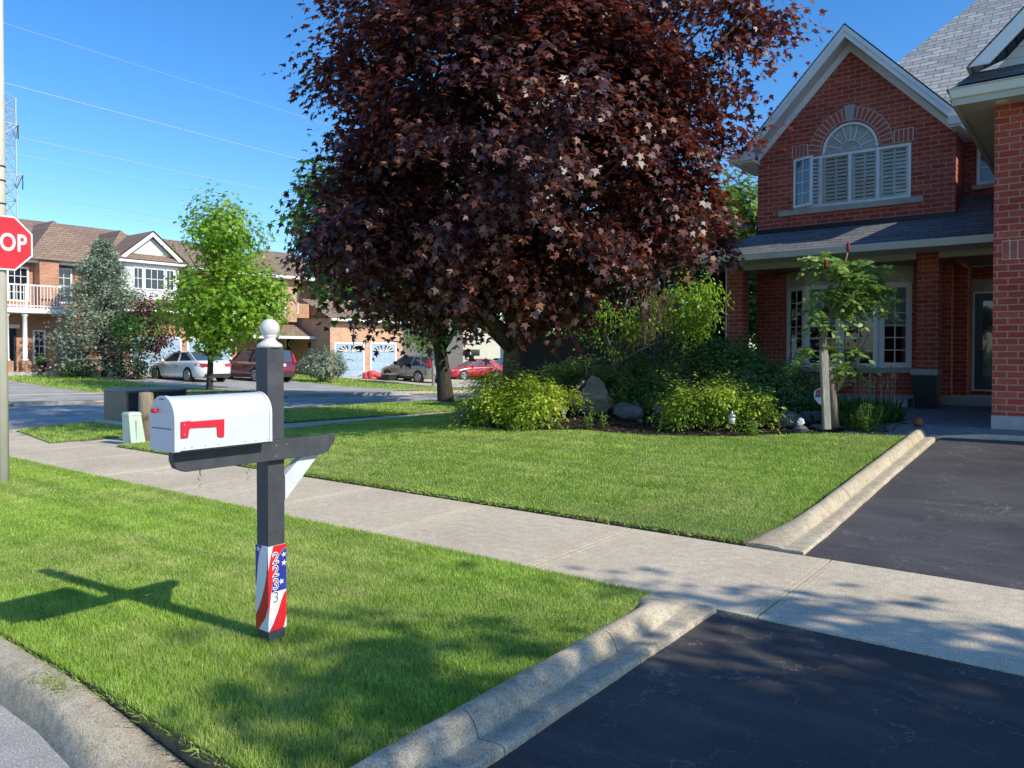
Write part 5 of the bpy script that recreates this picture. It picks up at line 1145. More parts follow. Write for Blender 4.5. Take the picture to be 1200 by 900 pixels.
def rock(name, label, x, y, r, seed, m='rock', pw=1., group=None, sink=.25):
    r3 = np.random.default_rng(seed); bm = bmesh.new(); bmesh.ops.create_icosphere(bm, subdivisions=4, radius=1.)
    d = np.array([v.co[:] for v in bm.verts]); f = lump(d, seed, .22)*(1+.05*np.sin(d@r3.normal(size=3)*14)+.02*np.sin(d@r3.normal(size=3)*31))
    pl_ = [(nrm(r3.normal(size=(1, 3)))[0], r3.uniform(.62, .85)) for _ in range(9)]
    for v, ff, dd in zip(bm.verts, f, d):
        q = dd*ff
        for n_, c_ in pl_:
            s_ = q@n_
            if s_ > c_: q = q-n_*(s_-c_)*.85
        v.co = q*np.array(r)
        if pw != 1. and v.co.z > 0: k_ = 1-pw*(v.co.z/r[2]); v.co.x *= k_; v.co.y *= k_
    me = bpy.data.meshes.new(name); bm.to_mesh(me); bm.free()
    o = link(name, me, M[m], None, (x, y, gz(x, y)+r[2]*(1-sink))); tag(o, label, 'rock', group); return o
def pxg(px, f): v = atf(px, f); return v.x, v.y
G = 'boulders in the garden bed'
x, y = pxg(690, 13.9); rock('boulder', 'large pale tan boulder behind the heron statue', x, y, (.46, .32, .36), 3, 'rock_tan', .3, G)
x, y = pxg(548, 13.1); rock('boulder', 'grey boulder at the left foot of the golden shrub', x, y, (.24, .22, .25), 4, 'rock', 1., G)
x, y = pxg(735, 13.0); rock('boulder', 'long low grey boulder right of the pale boulder', x, y, (.30, .22, .15), 5, 'rock', 1., G)
x, y = pxg(776, 13.1); rock('boulder', 'small grey boulder in shade under the juniper', x, y, (.16, .16, .13), 6, 'rock', 1., G)
x, y = pxg(646, 13.0); rock('boulder', 'tan stone at the right foot of the golden shrub', x, y, (.22, .2, .22), 8, 'rock_tan', 1., G)
x, y = pxg(924, 11.5); rock('boulder', 'grey rock at the foot of the round green bush', x, y, (.19, .18, .13), 9, 'rock', 1., G)
x, y = pxg(955, 11.9); rock('boulder', 'flat dark rock behind the yard sign', x, y, (.26, .2, .10), 10, 'rock', 1., G)
x, y = pxg(970, 11.1); rock('boulder', 'flat grey stone at the foot of the timber stake', x, y, (.20, .13, .06), 12, 'rock', 1., G)
x, y = pxg(939, 10.95); rock('boulder', 'small grey stone carrying the round white stone', x, y, (.11, .10, .07), 13, 'rock', 1., G)
o = rock('white_stone', 'round white stone sitting on a small grey rock', x, y, (.052, .052, .062), 14, 'finial', 1.); o.location.z = gz(x, y)+.165

# heron statue
hx, hy = pxg(679, 13.2); hz = gz(hx, hy)+.02
hr = thing('heron_statue', (hx, hy, hz), 'dark bronze heron statue standing before the pale boulder', 'statue')
def hp(u, z, w=0.): return (hx+u*RX[0]+w*FW[0], hy+u*RX[1]+w*FW[1], hz+z)
mb = MB(); mb.tube([hp(-.17, .38), hp(-.12, .46), hp(-.03, .55), hp(.05, .62), hp(.10, .67)], [.015, .065, .105, .085, .04], 12); mb.tube([hp(.08, .655), hp(.125, .74), hp(.115, .83), (hp(.085, .90)), hp(.09, .955), hp(.10, .965)], [.05, .032, .024, .022, .028, .024], 10); mb.build('body', M['bronze'], hr)
mb = MB(); mb.tube([hp(.07, .962), hp(.0, .975), hp(-.05, 1.0)], [.022, .012, .003], 8); mb.build('beak', M['bronze'], hr)
for u, w in ((-.035, -.03), (.02, .03)):
    mb = MB(); mb.tube([hp(u+.01, .50, w), hp(u, .27, w), hp(u, .0, w)], [.022, .011, .011], 8); mb.tube([hp(u, .005, w), hp(u+.07, .003, w-.02)], [.009, .004], 6); mb.build('leg', M['bronze'], hr)
mb = MB(); mb.tube([hp(-.22, .33, -.06), hp(-.1, .47, -.095), hp(.03, .60, -.07)], [.012, .06, .03], 8); mb.build('wing', M['bronze'], hr)

# lantern path light, white spot lamp
lx, ly = pxg(858, 10.75); lz = gz(lx, ly)
ln = thing('path_light', (lx, ly, lz), 'white lantern path light at the bed edge under the golden juniper', 'garden light')
mb = MB(); mb.tube([(lx, ly, lz-.05), (lx, ly, lz+.20)], .009, 8); mb.build('stake', M['black'], ln)
mb = MB(); mb.lathe((lx, ly, lz+.20), [(.03, 0), (.05, .015), (.05, .02)], 6); mb.build('base', M['steel'], ln)
mb = MB(); mb.lathe((lx, ly, lz+.22), [(.042, 0), (.052, .09)], 6); mb.build('lamp_glass', M['finial'], ln)
mb = MB(); mb.lathe((lx, ly, lz+.31), [(.07, 0), (.05, .025), (.02, .05), (.012, .06), (.015, .07), (.004, .085)], 12); mb.build('cap', M['steel'], ln)
lx, ly = pxg(656, 12.6); lz = gz(lx, ly)
ln = thing('spot_light', (lx, ly, lz), 'small garden spot lamp with white face on a thin stake', 'garden light')
mb = MB(); mb.tube([(lx, ly, lz-.03), (lx, ly, lz+.16)], .009, 8); mb.build('stake', M['steel'], ln)
d = Vector((RX[0]*.9, RX[1]*.9, .25)).normalized(); c = Vector((lx, ly, lz+.185))
mb = MB(); mb.tube([c-d*.12, c-d*.03, c+d*.035], [.03, .06, .07], 14); mb.build('housing', M['black'], ln); mb = MB(); mb.tube([c+d*.036, c+d*.05, c+d*.062], [.07, .06, .025], 14); mb.build('lens', M['finial'], ln)

# yard sign (shield) beside the stake
sx_, sy_ = pxg(964.5, 11.45); sz = gz(sx_, sy_)
ys = thing('yard_sign', (sx_, sy_, sz), 'small white shield shaped yard sign with red top, half hidden by the stake', 'sign')
def sp(u, z, w=0.): return (sx_+u*RX[0]-w*FW[0], sy_+u*RX[1]-w*FW[1], sz+z)
shp = [(-.135, .50), (-.12, .545), (-.06, .575), (0, .585), (.06, .575), (.12, .545), (.135, .50), (.12, .42), (.07, .355), (0, .315), (-.07, .355), (-.12, .42)]
mb = MB(); mb.prism([sp(u, z) for u, z in shp], (FW[0]*.008, FW[1]*.008, 0)); mb.build('panel', M['wrap_w'], ys)
mb = MB(); mb.prism([sp(u, z, .002) for u, z in [(-.105, .50), (-.10, .54), (-.055, .56), (0, .568), (.055, .56), (.10, .54), (.105, .50)]], (FW[0]*.001, FW[1]*.001, 0)); mb.build('red_band', M['red'], ys)
place_text('lettering', 'MONI', .085, sp(0, .468, .003), (RX[0], RX[1], 0), (0, 0, 1), M['wrap_b'], ys, 1., .0005, .003)
mb = MB(); mb.tube([sp(.005, -.05, -.012), sp(.005, .40, -.012)], .011, 8); mb.build('stake', M['white'], ys)

# small rust ornament and dark urn on the path
x, y = -2.08, 12.30; z = gz(x, y)+.03
orn = thing('garden_ornament', (x, y, z), 'small rust brown pear shaped ornament with dark stem on the paved path', 'ornament')
mb = MB(); mb.lathe((x, y, z), [(.03, 0), (.062, .02), (.075, .055), (.06, .095), (.03, .125), (.012, .135)], 18); mb.build('bulb', M['clay'], orn); mb = MB(); mb.tube([(x, y, z+.13), (x+.01, y, z+.175)], [.012, .006], 8); mb.build('stem', M['black'], orn)
x, y, z = -2.62, 16.25, .40
ur = thing('tall_planter', (x, y, z), 'tall black square planter with pale rim before the brick porch column', 'planter')
mb = MB(); mb.hexa([(x-.16, y-.16, z), (x+.16, y-.16, z), (x+.16, y+.16, z), (x-.16, y+.16, z), (x-.22, y-.22, z+.66), (x+.22, y-.22, z+.66), (x+.22, y+.22, z+.66), (x-.22, y+.22, z+.66)]); mb.build('pot', M['black'], ur, bevel=.01)
mb = MB(); mb.box(x-.23, x+.23, y-.23, y+.23, z+.661, z+.77); mb.build('rim', M['stone'], ur, bevel=.01)
# ================================================================== TREES AND PLANTS
def tree(name, label, base, top, r0, bark, crowns, lm, tmpl, size, seed, group=None, cat='tree', up=.5, rnd=.5, outw=.6, droop=.5, nl=10, zmin=None, lean=None):
    """crowns: list of (centre, radii, clusters, leaves per cluster, spread, inner, amp, gaps)"""
    t = thing(name, base, label, cat, group); mb = MB(); tg = []; P_ = []; O_ = []
    for k, (c, rad, ncl, per, spr, inner, amp, gaps) in enumerate(crowns):
        if spr < 0: p, o, cl = bough_pts(c, rad, ncl, per, seed+k, inner, amp, -spr, -spr*.36, gaps)
        else: p, o, cl = crown_pts(c, rad, ncl, per, spr, seed+k, inner, amp, zmin, gaps)
        P_.append(p); O_.append(o)
        m = nl if k == 0 else max(2, nl//4)
        tg += [tuple(cl[i]) for i in RNG.choice(len(cl), min(m, len(cl)), replace=False)]
    limbs(mb, base, top, r0, tg, seed); mb.build('trunk', M[bark], t)
    p = np.concatenate(P_); o = np.concatenate(O_); nr, tip = leaf_dirs(o, up, rnd, outw, droop)
    leaves('crown', M[lm], t, p, nr, tip, size*RNG.uniform(.65, 1.2, len(p)), tmpl); return t
def shrub(name, label, c, rad, ncl, per, spr, lm, tmpl, size, seed, cat='shrub', inner=.6, amp=.25, gaps=0., up=.3, droop=.2, rnd=.6, outw=.6, stems=6, bark='bark_dark', group=None, zmin=None):
    g = gz(c[0], c[1]); t = thing(name, (c[0], c[1], g), label, cat, group); mb = MB()
    p, o, cl = crown_pts(c, rad, ncl, per, spr, seed, inner, amp, zmin if zmin is not None else g+.05, gaps)
    for i in RNG.choice(len(cl), min(stems, len(cl)), replace=False):
        q = Vector(cl[i]); b = Vector((c[0]+random.uniform(-.08, .08), c[1]+random.uniform(-.08, .08), g)); mb.tube([b, b.lerp(q, .5)+Vector((0, 0, .06)), q], [.022, .014, .005], 5)
    mb.build('stem', M[bark], t); nr, tip = leaf_dirs(o, up, rnd, outw, droop)
    leaves('foliage', M[lm], t, p, nr, tip, size*RNG.uniform(.6, 1.25, len(p)), tmpl); return t
def cc(px, py, f): return tuple(onf(px, py, f))

# the crimson maple
b = atf(597, 13.5)
tree('crimson_maple', 'large dark red maple tree with dense crown filling the middle of the view', (b.x, b.y, b.z-.1), tuple(onf(612, 60, 13.2)), .185, 'bark_maple', [
    (cc(612, 150, 12.9), (2.85, 3.2, 2.85), 300, 140, -.38, .6, .17, .27),
    (cc(605, -60, 12.9), (2.05, 2.8, 3.0), 180, 130, -.36, .6, .16, .14),
    (cc(775, -50, 12.6), (1.6, 2.1, 2.5), 95, 125, -.38, .5, .3, .15),
    (cc(885, 22, 12.5), (.55, .7, .75), 12, 70, -.34, .3, .4, .2),
    (cc(780, 215, 12.2), (.85, 1.2, 1.3), 42, 125, -.36, .4, .3, .15),
    (cc(838, 275, 12.6), (.3, .5, .75), 8, 60, -.24, .3, .3, .0),
    (cc(452, 258, 12.6), (1.2, 1.4, 1.2), 66, 130, -.38, .4, .25, .12),
    (cc(445, 95, 12.9), (.6, .9, 1.7), 32, 115, -.32, .3, .3, .1),
    (cc(560, 318, 12.3), (1.4, 1.3, .35), 42, 120, -.38, .3, .3, .05),
    (cc(600, 332, 13.4), (1.3, 1.1, .35), 26, 110, -.34, .3, .3, .05),
    (cc(600, 140, 13.2), (2.2, 2.3, 2.5), 330, 16, .30, .5, .2, .0)],
    'l_maple', 'maple', .112, 21, up=.75, rnd=.6, outw=.55, droop=.75, nl=26)

# green street tree behind the maple
b = atf(523, 22.5)
tree('street_tree', 'dark green street tree on the verge, half hidden behind the crimson maple', (b.x, b.y, b.z-.1), tuple(onf(500, 230, 22.5)), .24, 'bark_dark', [
    (cc(478, 285, 22.5), (3.3, 3.3, 2.35), 900, 12, .26, .45, .25, .2), (cc(382, 238, 22.5), (.85, 1.2, 1.5), 110, 12, .24, .3, .3, .2), (cc(520, 350, 22.0), (1.8, 1.5, .7), 130, 12, .22, .3, .3, .2)],
    'l_green', 'maple', .19, 31, nl=20)
# lime green maple on the far verge
b = atf(245, 29.5)
tree('young_maple', 'bright lime green young maple in front of the white sedan', (b.x, b.y, b.z-.1), tuple(onf(252, 250, 29.5)), .125, 'bark_dark', [
    (cc(263, 358, 29.5), (2.35, 2.2, 1.75), 560, 13, .22, .3, .3, .25), (cc(262, 275, 29.5), (1.5, 1.5, 1.6), 270, 13, .2, .3, .32, .25), (cc(312, 350, 29.5), (.9, 1, 1.2), 110, 12, .2, .3, .3, .2)],
    'l_lime', 'maple', .16, 41, nl=22, up=.5)
# blue spruce: tiers of needle sprays
b = atf(122, 37.5); sp_ = thing('blue_spruce', b, 'blue green spruce standing in front of the townhouse balcony', 'tree'); mb = MB()
mb.tube([b, b+Vector((0, 0, 6.3))], [.13, .02], 8); P_ = []; D_ = []; ti = Vector(onf(112, 285, 37.5)).z-b.z
for k in range(680):
    t = RNG.random()**.8; z = .55+t*(ti-.55); R_ = (1-t)**.75*2.95*RNG.uniform(.72, 1.1)*(1+.22*math.sin(t*34))+.06; a = RNG.uniform(0, 2*PI)
    tipp = b+Vector((math.cos(a)*R_, math.sin(a)*R_, z-.10*R_+.12)); root = b+Vector((0, 0, z-.1))
    if k % 2 == 0: mb.tube([root, tipp], [.025, .006], 4)
    n = 30; u = .25+.75*RNG.random(n)**.7; q = np.array(root)+(np.array(tipp)-np.array(root))*u[:, None]+RNG.normal(size=(n, 3))*(.05+.12*u[:, None]*(R_/2)); P_.append(q); dv = np.tile(np.array((tipp-root).normalized()), (n, 1))+rdir(n)*.75; D_.append(dv)
mb.build('trunk', M['bark_dark'], sp_); p = np.concatenate(P_); d = np.concatenate(D_); leaves('crown', M['l_spruce'], sp_, p, rdir(len(p))+np.array([0, 0, .9]), d, RNG.uniform(.12, .22, len(p)), 'needle')
# red japanese maple with green, low bushes before the row houses
c = cc(168, 388, 36.5); b = atf(156, 36.5)
tree('japanese_maple', 'small tree with dark red and green leaves left of the white sedan', (b.x, b.y, b.z), c, .07, 'bark_sumac', [(cc(178, 366, 36.3), (1.1, .9, .75), 110, 11, .18, .3, .3, .25), (cc(186, 398, 36), (.7, .7, .9), 50, 10, .16, .3, .3, .2)], 'l_jap', 'oval', .15, 51, nl=10, up=.5)
shrub('green_shrub', 'green leafy shrub under the dark red small tree', cc(160, 384, 36.0), (1.35, 1.0, 1.1), 170, 10, .16, 'l_green', 'oval', .16, 52, bark='bark_sumac')
shrub('low_shrub', 'low dark shrub in front of the pale blue garage door', cc(150, 431, 36.3), (1.0, .8, .55), 120, 10, .12, 'l_dark', 'oval', .14, 53)
shrub('low_shrub', 'low dark green shrub at the foot of the blue spruce', cc(92, 432, 37.5), (.95, .8, .6), 120, 10, .12, 'l_bush', 'oval', .14, 54)
shrub('dwarf_spruce', 'squat blue green dwarf spruce left of the arched garage doors', cc(380, 427, 41.5), (1.15, 1.1, .75), 420, 16, .09, 'l_spruce', 'needle', .15, 55, up=.6, inner=.7)
b = atf(508, 43)
tree('young_tree', 'thin young tree with lime leaves in front of the silver crossover', b, tuple(onf(506, 395, 43)), .10, 'bark_pale', [(cc(503, 396, 43), (1.25, 1.1, .7), 90, 10, .2, .3, .3, .3)], 'l_bright', 'oval', .2, 61, nl=8)
b = atf(674, 34)
tree('young_tree', 'lime leaved young tree seen right of the maple trunk', b, tuple(onf(672, 385, 34)), .09, 'bark_dark', [(cc(655, 402, 34), (1.1, 1.1, .55), 90, 10, .2, .3, .3, .3), (cc(680, 385, 34), (1.2, 1.1, .7), 110, 10, .2, .3, .3, .3)], 'l_bright', 'oval', .2, 62, nl=8)
b = atf(705, 24)
tree('dark_evergreen', 'dark evergreen mass behind the garden, right of the maple trunk', b, cc(705, 330, 24), .2, 'bark_dark', [(cc(712, 360, 24), (1.75, 1.4, 1.6), 420, 12, .2, .3, .3, .0), (cc(775, 350, 24), (1.5, 1.4, 1.7), 300, 12, .2, .3, .3, 0)], 'l_dark', 'spray', .24, 63, nl=10)
b = atf(838, 18.3)
tree('cedar_tree', 'tall dark cedar column against the left porch post', b, cc(838, 320, 18.3), .12, 'bark_dark', [(cc(836, 362, 18.3), (.62, .5, 1.25), 330, 12, .1, .4, .2, 0), (cc(846, 310, 18.6), (.35, .4, .9), 120, 12, .1, .4, .2, 0)], 'l_dark', 'spray', .16, 64, nl=6)
b = atf(868, 27)
tree('background_tree', 'bright green tree behind the house seen beyond its left corner', b, cc(868, 230, 27), .2, 'bark_dark', [(cc(862, 270, 27), (1.6, 1.6, 2.2), 360, 12, .24, .3, .3, .2), (cc(880, 350, 27), (1.1, 1.2, 1.8), 200, 12, .22, .3, .3, .1), (cc(800, 280, 28), (1.5, 1.5, 1.6), 200, 12, .22, .3, .3, .1)], 'l_bright', 'maple', .2, 65, nl=10)
b = atf(712, 15.9)
tree('weeping_tree', 'small weeping tree with pale trunk and yellow green leaves behind the junipers', b, cc(735, 350, 15.9), .085, 'bark_pale', [(cc(806, 370, 15.6), (.72, .6, .62), 150, 12, .09, .3, .3, .15), (cc(812, 342, 15.6), (.5, .5, .4), 60, 12, .09, .3, .3, .15), (cc(735, 385, 15.8), (.55, .5, .5), 60, 10, .09, .3, .3, .2), (cc(690, 372, 16), (.7, .5, .5), 60, 10, .09, .3, .3, .2)], 'l_lime', 'oval', .085, 66, nl=16, droop=1.2, up=.3)
wt = thing('dry_vine', tuple(onf(765, 385, 15.3)), 'hanging tangle of dry straw coloured twigs in the weeping tree', 'vine'); n = 420
q = np.array(onf(765, 365, 15.4))+RNG.normal(size=(n, 3))*np.array([.19, .19, .30]); d = np.tile([0, 0, -1.], (n, 1))+rdir(n)*.45; mb = MB()
for i in range(n): mb.tube([q[i], q[i]+d[i]*.13, q[i]+d[i]*.13+np.array([0, 0, -.16])], [.003, .003, .002], 3, cap=False)
mb.build('twig', M['l_straw'], wt)['kind'] = 'stuff'; leaves('foliage', M['l_lime'], wt, q[:230]+RNG.normal(size=(230, 3))*.1, rdir(230), d[:230], .07, 'oval')

# garden bed shrubs
def juniper(name, label, parts, lm, size, seed, ncl_scale=1., tm='spray', inner=.5, amp=.35):
    c0 = parts[0][0]; g = gz(c0[0], c0[1]); t = thing(name, (c0[0], c0[1], g), label, 'shrub'); P_ = []; O_ = []; mb = MB()
    for k, (c, rad, ncl) in enumerate(parts):
        p, o, cl = bough_pts(c, rad, int(ncl*.62), 62, seed+k, inner, .65, .19, .05, .16); kk = p[:, 2] > gzv(p[:, 0], p[:, 1])+.05; P_.append(p[kk]); O_.append(o[kk])
        for i in RNG.choice(len(cl), min(5, len(cl)), replace=False):
            q_ = Vector(cl[i]); b_ = Vector((c[0], c[1], gz(c[0], c[1]))); mb.tube([b_, b_.lerp(q_, .5)+Vector((0, 0, .05)), q_], [.03, .02, .006], 5)
    mb.build('stem', M['bark_sumac'], t); p = np.concatenate(P_); o = np.concatenate(O_)
    nr, tip = leaf_dirs(o, .7, .45, .35, .25); leaves('foliage', M[lm], t, p, nr, tip, size*RNG.uniform(.6, 1.25, len(p)), tm); return t
juniper('golden_cypress', 'rounded golden green cypress shrub at the foot of the crimson maple', [(cc(595, 458, 12.9), (.62, .6, .52), 190), (cc(575, 462, 12.6), (.42, .4, .42), 90), (cc(635, 458, 12.3), (.34, .4, .24), 90), (cc(610, 478, 12.2), (.42, .35, .28), 80)], 'l_gold', .072, 71)
juniper('spreading_juniper', 'dark green spreading juniper behind the pale boulder and heron', [(cc(672, 434, 14.8), (.62, .6, .30), 120), (cc(728, 450, 14.6), (.8, .7, .5), 170), (cc(760, 435, 15.0), (.7, .7, .4), 140), (cc(775, 470, 13.9), (.75, .6, .42), 150), (cc(715, 470, 14.3), (.4, .4, .4), 70)], 'l_juniper', .085, 75)
juniper('golden_juniper', 'bright golden juniper spreading behind the lantern path light', [(cc(842, 459, 11.6), (.66, .5, .24), 190), (cc(885, 468, 11.35), (.30, .3, .20), 70), (cc(800, 474, 11.7), (.36, .3, .20), 80), (cc(858, 482, 11.5), (.34, .25, .14), 40)], 'l_gold', .066, 81)
shrub('round_bush', 'rounded dark green bush left of the bay window', cc(908, 458, 13.9), (.78, .7, .52), 420, 13, .07, 'l_bush', 'oval', .065, 85, amp=.1, inner=.75)
shrub('round_bush', 'clipped dark green bush in front of the left porch post', cc(845, 420, 15.8), (.85, .7, .38), 330, 13, .08, 'l_bush', 'oval', .07, 86, amp=.1, inner=.75)
shrub('round_bush', 'dark bush between the clipped bush and the rounded bush', cc(872, 440, 15.2), (.7, .6, .40), 260, 13, .08, 'l_juniper', 'spray', .10, 87, amp=.2, inner=.6)

# sumac tree by the timber stake
f = 10.9; b = atf(975, f); su = thing('sumac_tree', b, 'small twisted sumac tree with pale green leaf sprays in front of the bay window', 'tree'); mb = MB()
def tb2(pts, rad): mb.tube([onf(px, py, ff) for px, py, ff in pts], rad, 8)
tb2([(978, 500, f), (976, 470, f), (973, 445, f), (967, 420, f), (964, 405, f), (966, 388, f), (972, 374, f), (976, 366, f)], [.075, .06, .055, .055, .05, .045, .04, .035])
tb2([(973, 372, f), (988, 362, f), (1003, 358, f-.1), (1013, 352, f-.2)], [.04, .035, .03, .018]); tb2([(968, 380, f), (980, 352, f), (986, 328, f), (990, 308, f), (994, 294, f)], [.03, .02, .016, .013, .01])
tb2([(976, 462, f), (990, 440, f), (1004, 424, f), (1014, 404, f), (1018, 391, f)], [.045, .04, .035, .028, .02]); tb2([(1006, 420, f), (1005, 408, f), (1006, 396, f)], [.02, .014, .01]); tb2([(986, 330, f), (975, 318, f), (970, 306, f)], [.012, .009, .006])
mb.build('trunk', M['bark_sumac'], su); P_ = []; D_ = []; NN = []
for px, py, w, n in ((975, 318, 14, 13), (968, 305, 10, 8), (985, 345, 15, 16), (1005, 335, 14, 18), (1022, 322, 12, 16), (1028, 345, 10, 13), (1010, 348, 12, 12), (975, 362, 10, 9), (958, 372, 10, 6), (943, 410, 10, 7), (985, 412, 11, 8), (1000, 434, 10, 6), (1008, 312, 8, 5)):
    for i in range(int(n*1.25)):
        c = onf(px+random.gauss(0, w*.55), py+random.gauss(0, w*.5), f+random.gauss(0, .16)); a = random.uniform(0, 2*PI); d = Vector((math.cos(a), math.sin(a), random.uniform(-.8, .7))).normalized(); s = d.cross(Vector((0, 0, 1))).normalized()
        for k in range(8):
            q_ = c+d*(.042*k)-Vector((0, 0, .003*k*k))
            for sgn in (-1, 1): P_.append(q_); D_.append(s*sgn+d*.5-Vector((0, 0, .25))); NN.append(s.cross(d)+s*.2*sgn)
P_, D_, NN = [np.array([tuple(v) for v in l]) for l in (P_, D_, NN)]; leaves('crown', M['l_sumac'], su, P_, NN+rdir(len(P_))*.6, D_, RNG.uniform(.075, .12, len(P_)), 'oval')
for px, py in ((994, 290), (990, 327), (968, 310)):
    q_ = onf(px, py, f-.12); mb = MB(); mb.tube([q_+Vector((0, 0, -.07)), q_+Vector((0, 0, -.02)), q_+Vector((0, 0, .05)), q_+Vector((0, 0, .085))], [.012, .03, .022, .006], 8); mb.build('seed_cone', M['sumac_cone'], su)
sk = thing('timber_stake', atf(969, 10.6), 'upright grey timber stake tied in front of the sumac trunk', 'stake'); mb = MB()
p0 = onf(969, 503, 10.6); p1 = onf(965, 411, 10.6); mb.bar(p0, p1, .095, .075, (FW[0], FW[1], 0)); mb.build('post', M['stake'], sk, bevel=.006)

# perennials
def perennial(name, label, px, f, h, n, spread, seed, lm='l_perennial', tm='oval', ls=.075, flower=None, cat='plant'):
    b_ = atf(px, f); t = thing(name, b_, label, cat); mb = MB(); P2 = []; D2 = []
    for i in range(n):
        a = random.uniform(0, 2*PI); r_ = random.uniform(0, spread); s0 = b_+Vector((math.cos(a)*r_*.4, math.sin(a)*r_*.4, 0)); hh = h*random.uniform(.6, 1.1); s1 = b_+Vector((math.cos(a)*r_, math.sin(a)*r_, hh)); mb.tube([s0, s0.lerp(s1, .5)+Vector((0, 0, .02)), s1], [.005, .004, .003], 4)
        for k in range(int(9*max(1, h/.3))):
            u = .15+.85*random.random(); q_ = s0.lerp(s1, u); aa = random.uniform(0, 2*PI); P2.append(tuple(q_)); D2.append((math.cos(aa), math.sin(aa), .55))
    st_ = mb.build('stem', M[lm], t); P2 = np.array(P2); D2 = np.array(D2); leaves('foliage', M[lm], t, P2, rdir(len(P2))*.4+np.array([0, 0, 1.]), D2, ls*RNG.uniform(.6, 1.2, len(P2)), tm); return t
perennial('lily_clump', 'bright green leafy lily clump at the end of the kerb', 1018, 10.75, .42, 26, .30, 1, ls=.11, tm='blade')
perennial('lily_clump', 'low green leafy plant left of the lily clump by the kerb', 1000, 10.9, .30, 14, .24, 2, ls=.10, tm='blade')
perennial('leafy_plant', 'short light green plant in front of the heron statue', 690, 12.0, .26, 9, .10, 3, ls=.06)
perennial('leafy_plant', 'light green budding plant right of the heron statue', 706, 12.1, .30, 8, .09, 4, ls=.06)
perennial('hosta_plant', 'small bright hosta like plant beside the lantern path light', 881, 10.7, .24, 9, .12, 5, ls=.14, tm='blade')
b_ = atf(1028, 11.7); al = thing('allium_clump', b_, 'clump of tall straw coloured seed stalks behind the lily clump', 'plant'); mb = MB(); hd = MB(); P2 = []; D2 = []
for i in range(26):
    q_ = b_+Vector((RX[0], RX[1], 0))*random.uniform(-.42, .30)+Vector((0, random.uniform(-.2, .2), 0)); hh = random.uniform(.5, .82); l_ = Vector((random.uniform(-.06, .06), random.uniform(-.05, .05), hh)); mb.tube([q_, q_+l_], [.006, .004], 4); hd = MB(); hd.tube([q_+l_, q_+l_*1.06, q_+l_*1.12], [.005, .013, .003], 6); hd.build('seed_head', M['l_straw'], al)
    for k in range(16): P2.append(tuple(q_)); D2.append((random.uniform(-.5, .5), random.uniform(-.5, .5), 1.))
mb.build('stalk', M['l_straw'], al); leaves('foliage', M['l_green'], al, np.array(P2), rdir(len(P2)), np.array(D2), RNG.uniform(.25, .48, len(P2)), 'blade')
b_ = atf(988, 11.6); al = thing('iris_clump', b_, 'dark green grassy iris leaves right of the timber stake', 'plant'); n = 150; q = np.array(b_)+np.stack([RNG.normal(size=n)*.16, RNG.normal(size=n)*.12, np.zeros(n)], 1); d = np.stack([RNG.normal(size=n)*.3, RNG.normal(size=n)*.3, np.ones(n)], 1); leaves('foliage', M['l_green'], al, q, rdir(n), d, RNG.uniform(.3, .55, n), 'blade')

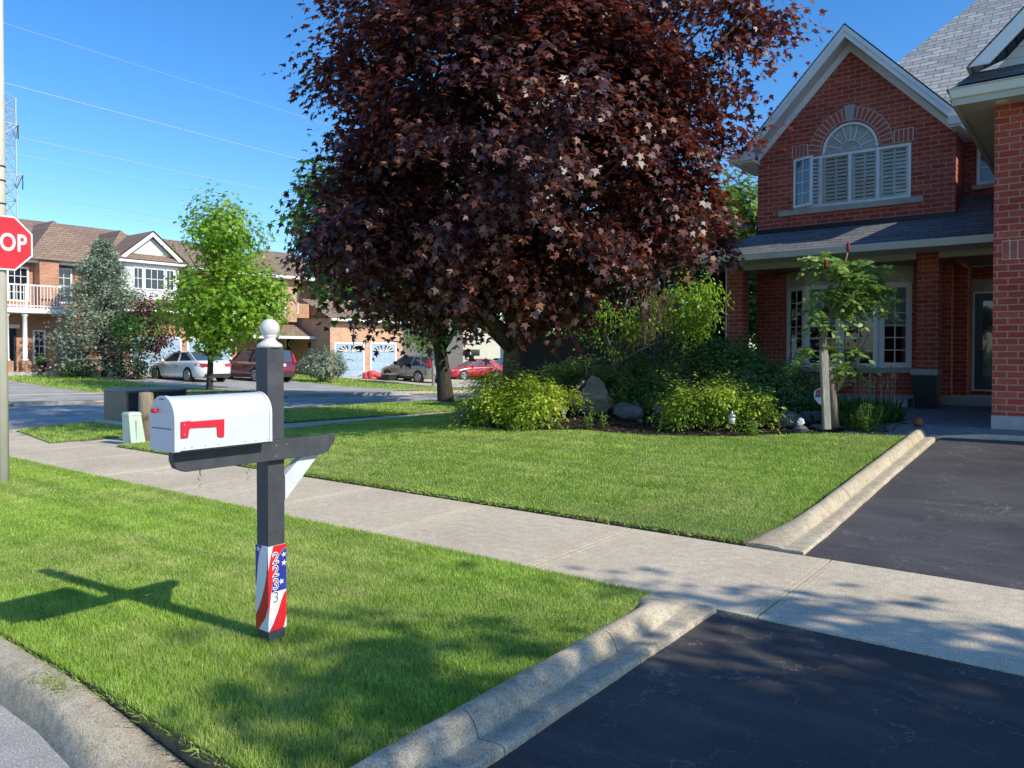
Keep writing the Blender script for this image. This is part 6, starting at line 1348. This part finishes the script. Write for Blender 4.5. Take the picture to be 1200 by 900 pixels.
# trees standing to the right of the photograph, whose shade falls over the near drive
G2 = 'street trees shading the near drive'
tree('shade_tree', 'leafy street tree beside the near drive, closest to the road', (7.3, 3.0, 0), (7.2, 3.0, 6.2), .17, 'bark_dark', [((6.2, 3.05, 4.6), (2.0, 1.35, 1.7), 210, 12, .14, .3, .4, .55), ((7.6, 3.0, 5.4), (1.7, 1.3, 1.7), 130, 12, .15, .3, .4, .5), ((4.6, 3.2, 3.9), (.9, .9, .7), 70, 12, .2, .3, .3, .3)], 'l_green', 'maple', .17, 91, G2)
tree('shade_tree', 'leafy street tree beside the near drive, farther along the road', (11.5, 3.3, 0), (11.3, 3.3, 7.5), .2, 'bark_dark', [((10.2, 3.5, 7.2), (1.7, 1.2, 1.7), 95, 12, .16, .3, .4, .5), ((8.6, 3.9, 5.3), (1.1, .8, .9), 50, 12, .16, .3, .3, .4), ((6.9, 4.95, 5.1), (1.5, .45, .7), 60, 12, .2, .3, .3, .3), ((9.2, 4.6, 6.4), (1.2, .5, .8), 50, 12, .2, .3, .3, .3)], 'l_green', 'maple', .17, 95, G2)

# ================================================================== LIGHT, SKY, CAMERA
EL = math.radians(35.5); AZ = math.atan2(.996, .088)          # sun stands over +X, a little towards +Y
sd = Vector((math.sin(AZ)*math.cos(EL), math.cos(AZ)*math.cos(EL), math.sin(EL)))
su_ = bpy.data.lights.new('sun', 'SUN'); su_.energy = 5.; su_.angle = math.radians(.53); su_.color = (1., .925, .78)
so = bpy.data.objects.new('sun', su_); C.objects.link(so); so.rotation_euler = sd.to_track_quat('Z', 'Y').to_euler()
w = bpy.data.worlds.new('World'); sc.world = w; w.use_nodes = True; nt = w.node_tree; nt.nodes.clear()
sk_ = nt.nodes.new('ShaderNodeTexSky'); sk_.sky_type = 'NISHITA'; sk_.sun_disc = False; sk_.sun_elevation = EL; sk_.sun_rotation = AZ; sk_.altitude = 100; sk_.air_density = 1.; sk_.dust_density = .35; sk_.ozone_density = 4.
hs = nt.nodes.new('ShaderNodeHueSaturation'); hs.inputs['Saturation'].default_value = 1.28; hs.inputs['Hue'].default_value = .504; hs.inputs['Value'].default_value = 1.46; nt.links.new(sk_.outputs[0], hs.inputs['Color'])
bg = nt.nodes.new('ShaderNodeBackground'); bg.inputs['Strength'].default_value = .15; nt.links.new(hs.outputs[0], bg.inputs[0])
wo = nt.nodes.new('ShaderNodeOutputWorld'); nt.links.new(bg.outputs[0], wo.inputs[0])
cd = bpy.data.cameras.new('camera'); co = bpy.data.objects.new('camera', cd); C.objects.link(co); sc.camera = co
cd.sensor_width = 36; cd.lens = 36*F/1200; cd.shift_y = -(450-CY)/1200; cd.clip_end = 5000; cd.clip_start = .05
co.location = (0, 0, H); co.rotation_euler = (PI/2-P, 0, A)
sc.view_settings.view_transform = 'Standard'; sc.view_settings.look = 'None'; sc.view_settings.exposure = 0; sc.view_settings.gamma = 1
sc.render.engine = 'CYCLES'; sc.cycles.max_bounces = 8; sc.cycles.transparent_max_bounces = 12
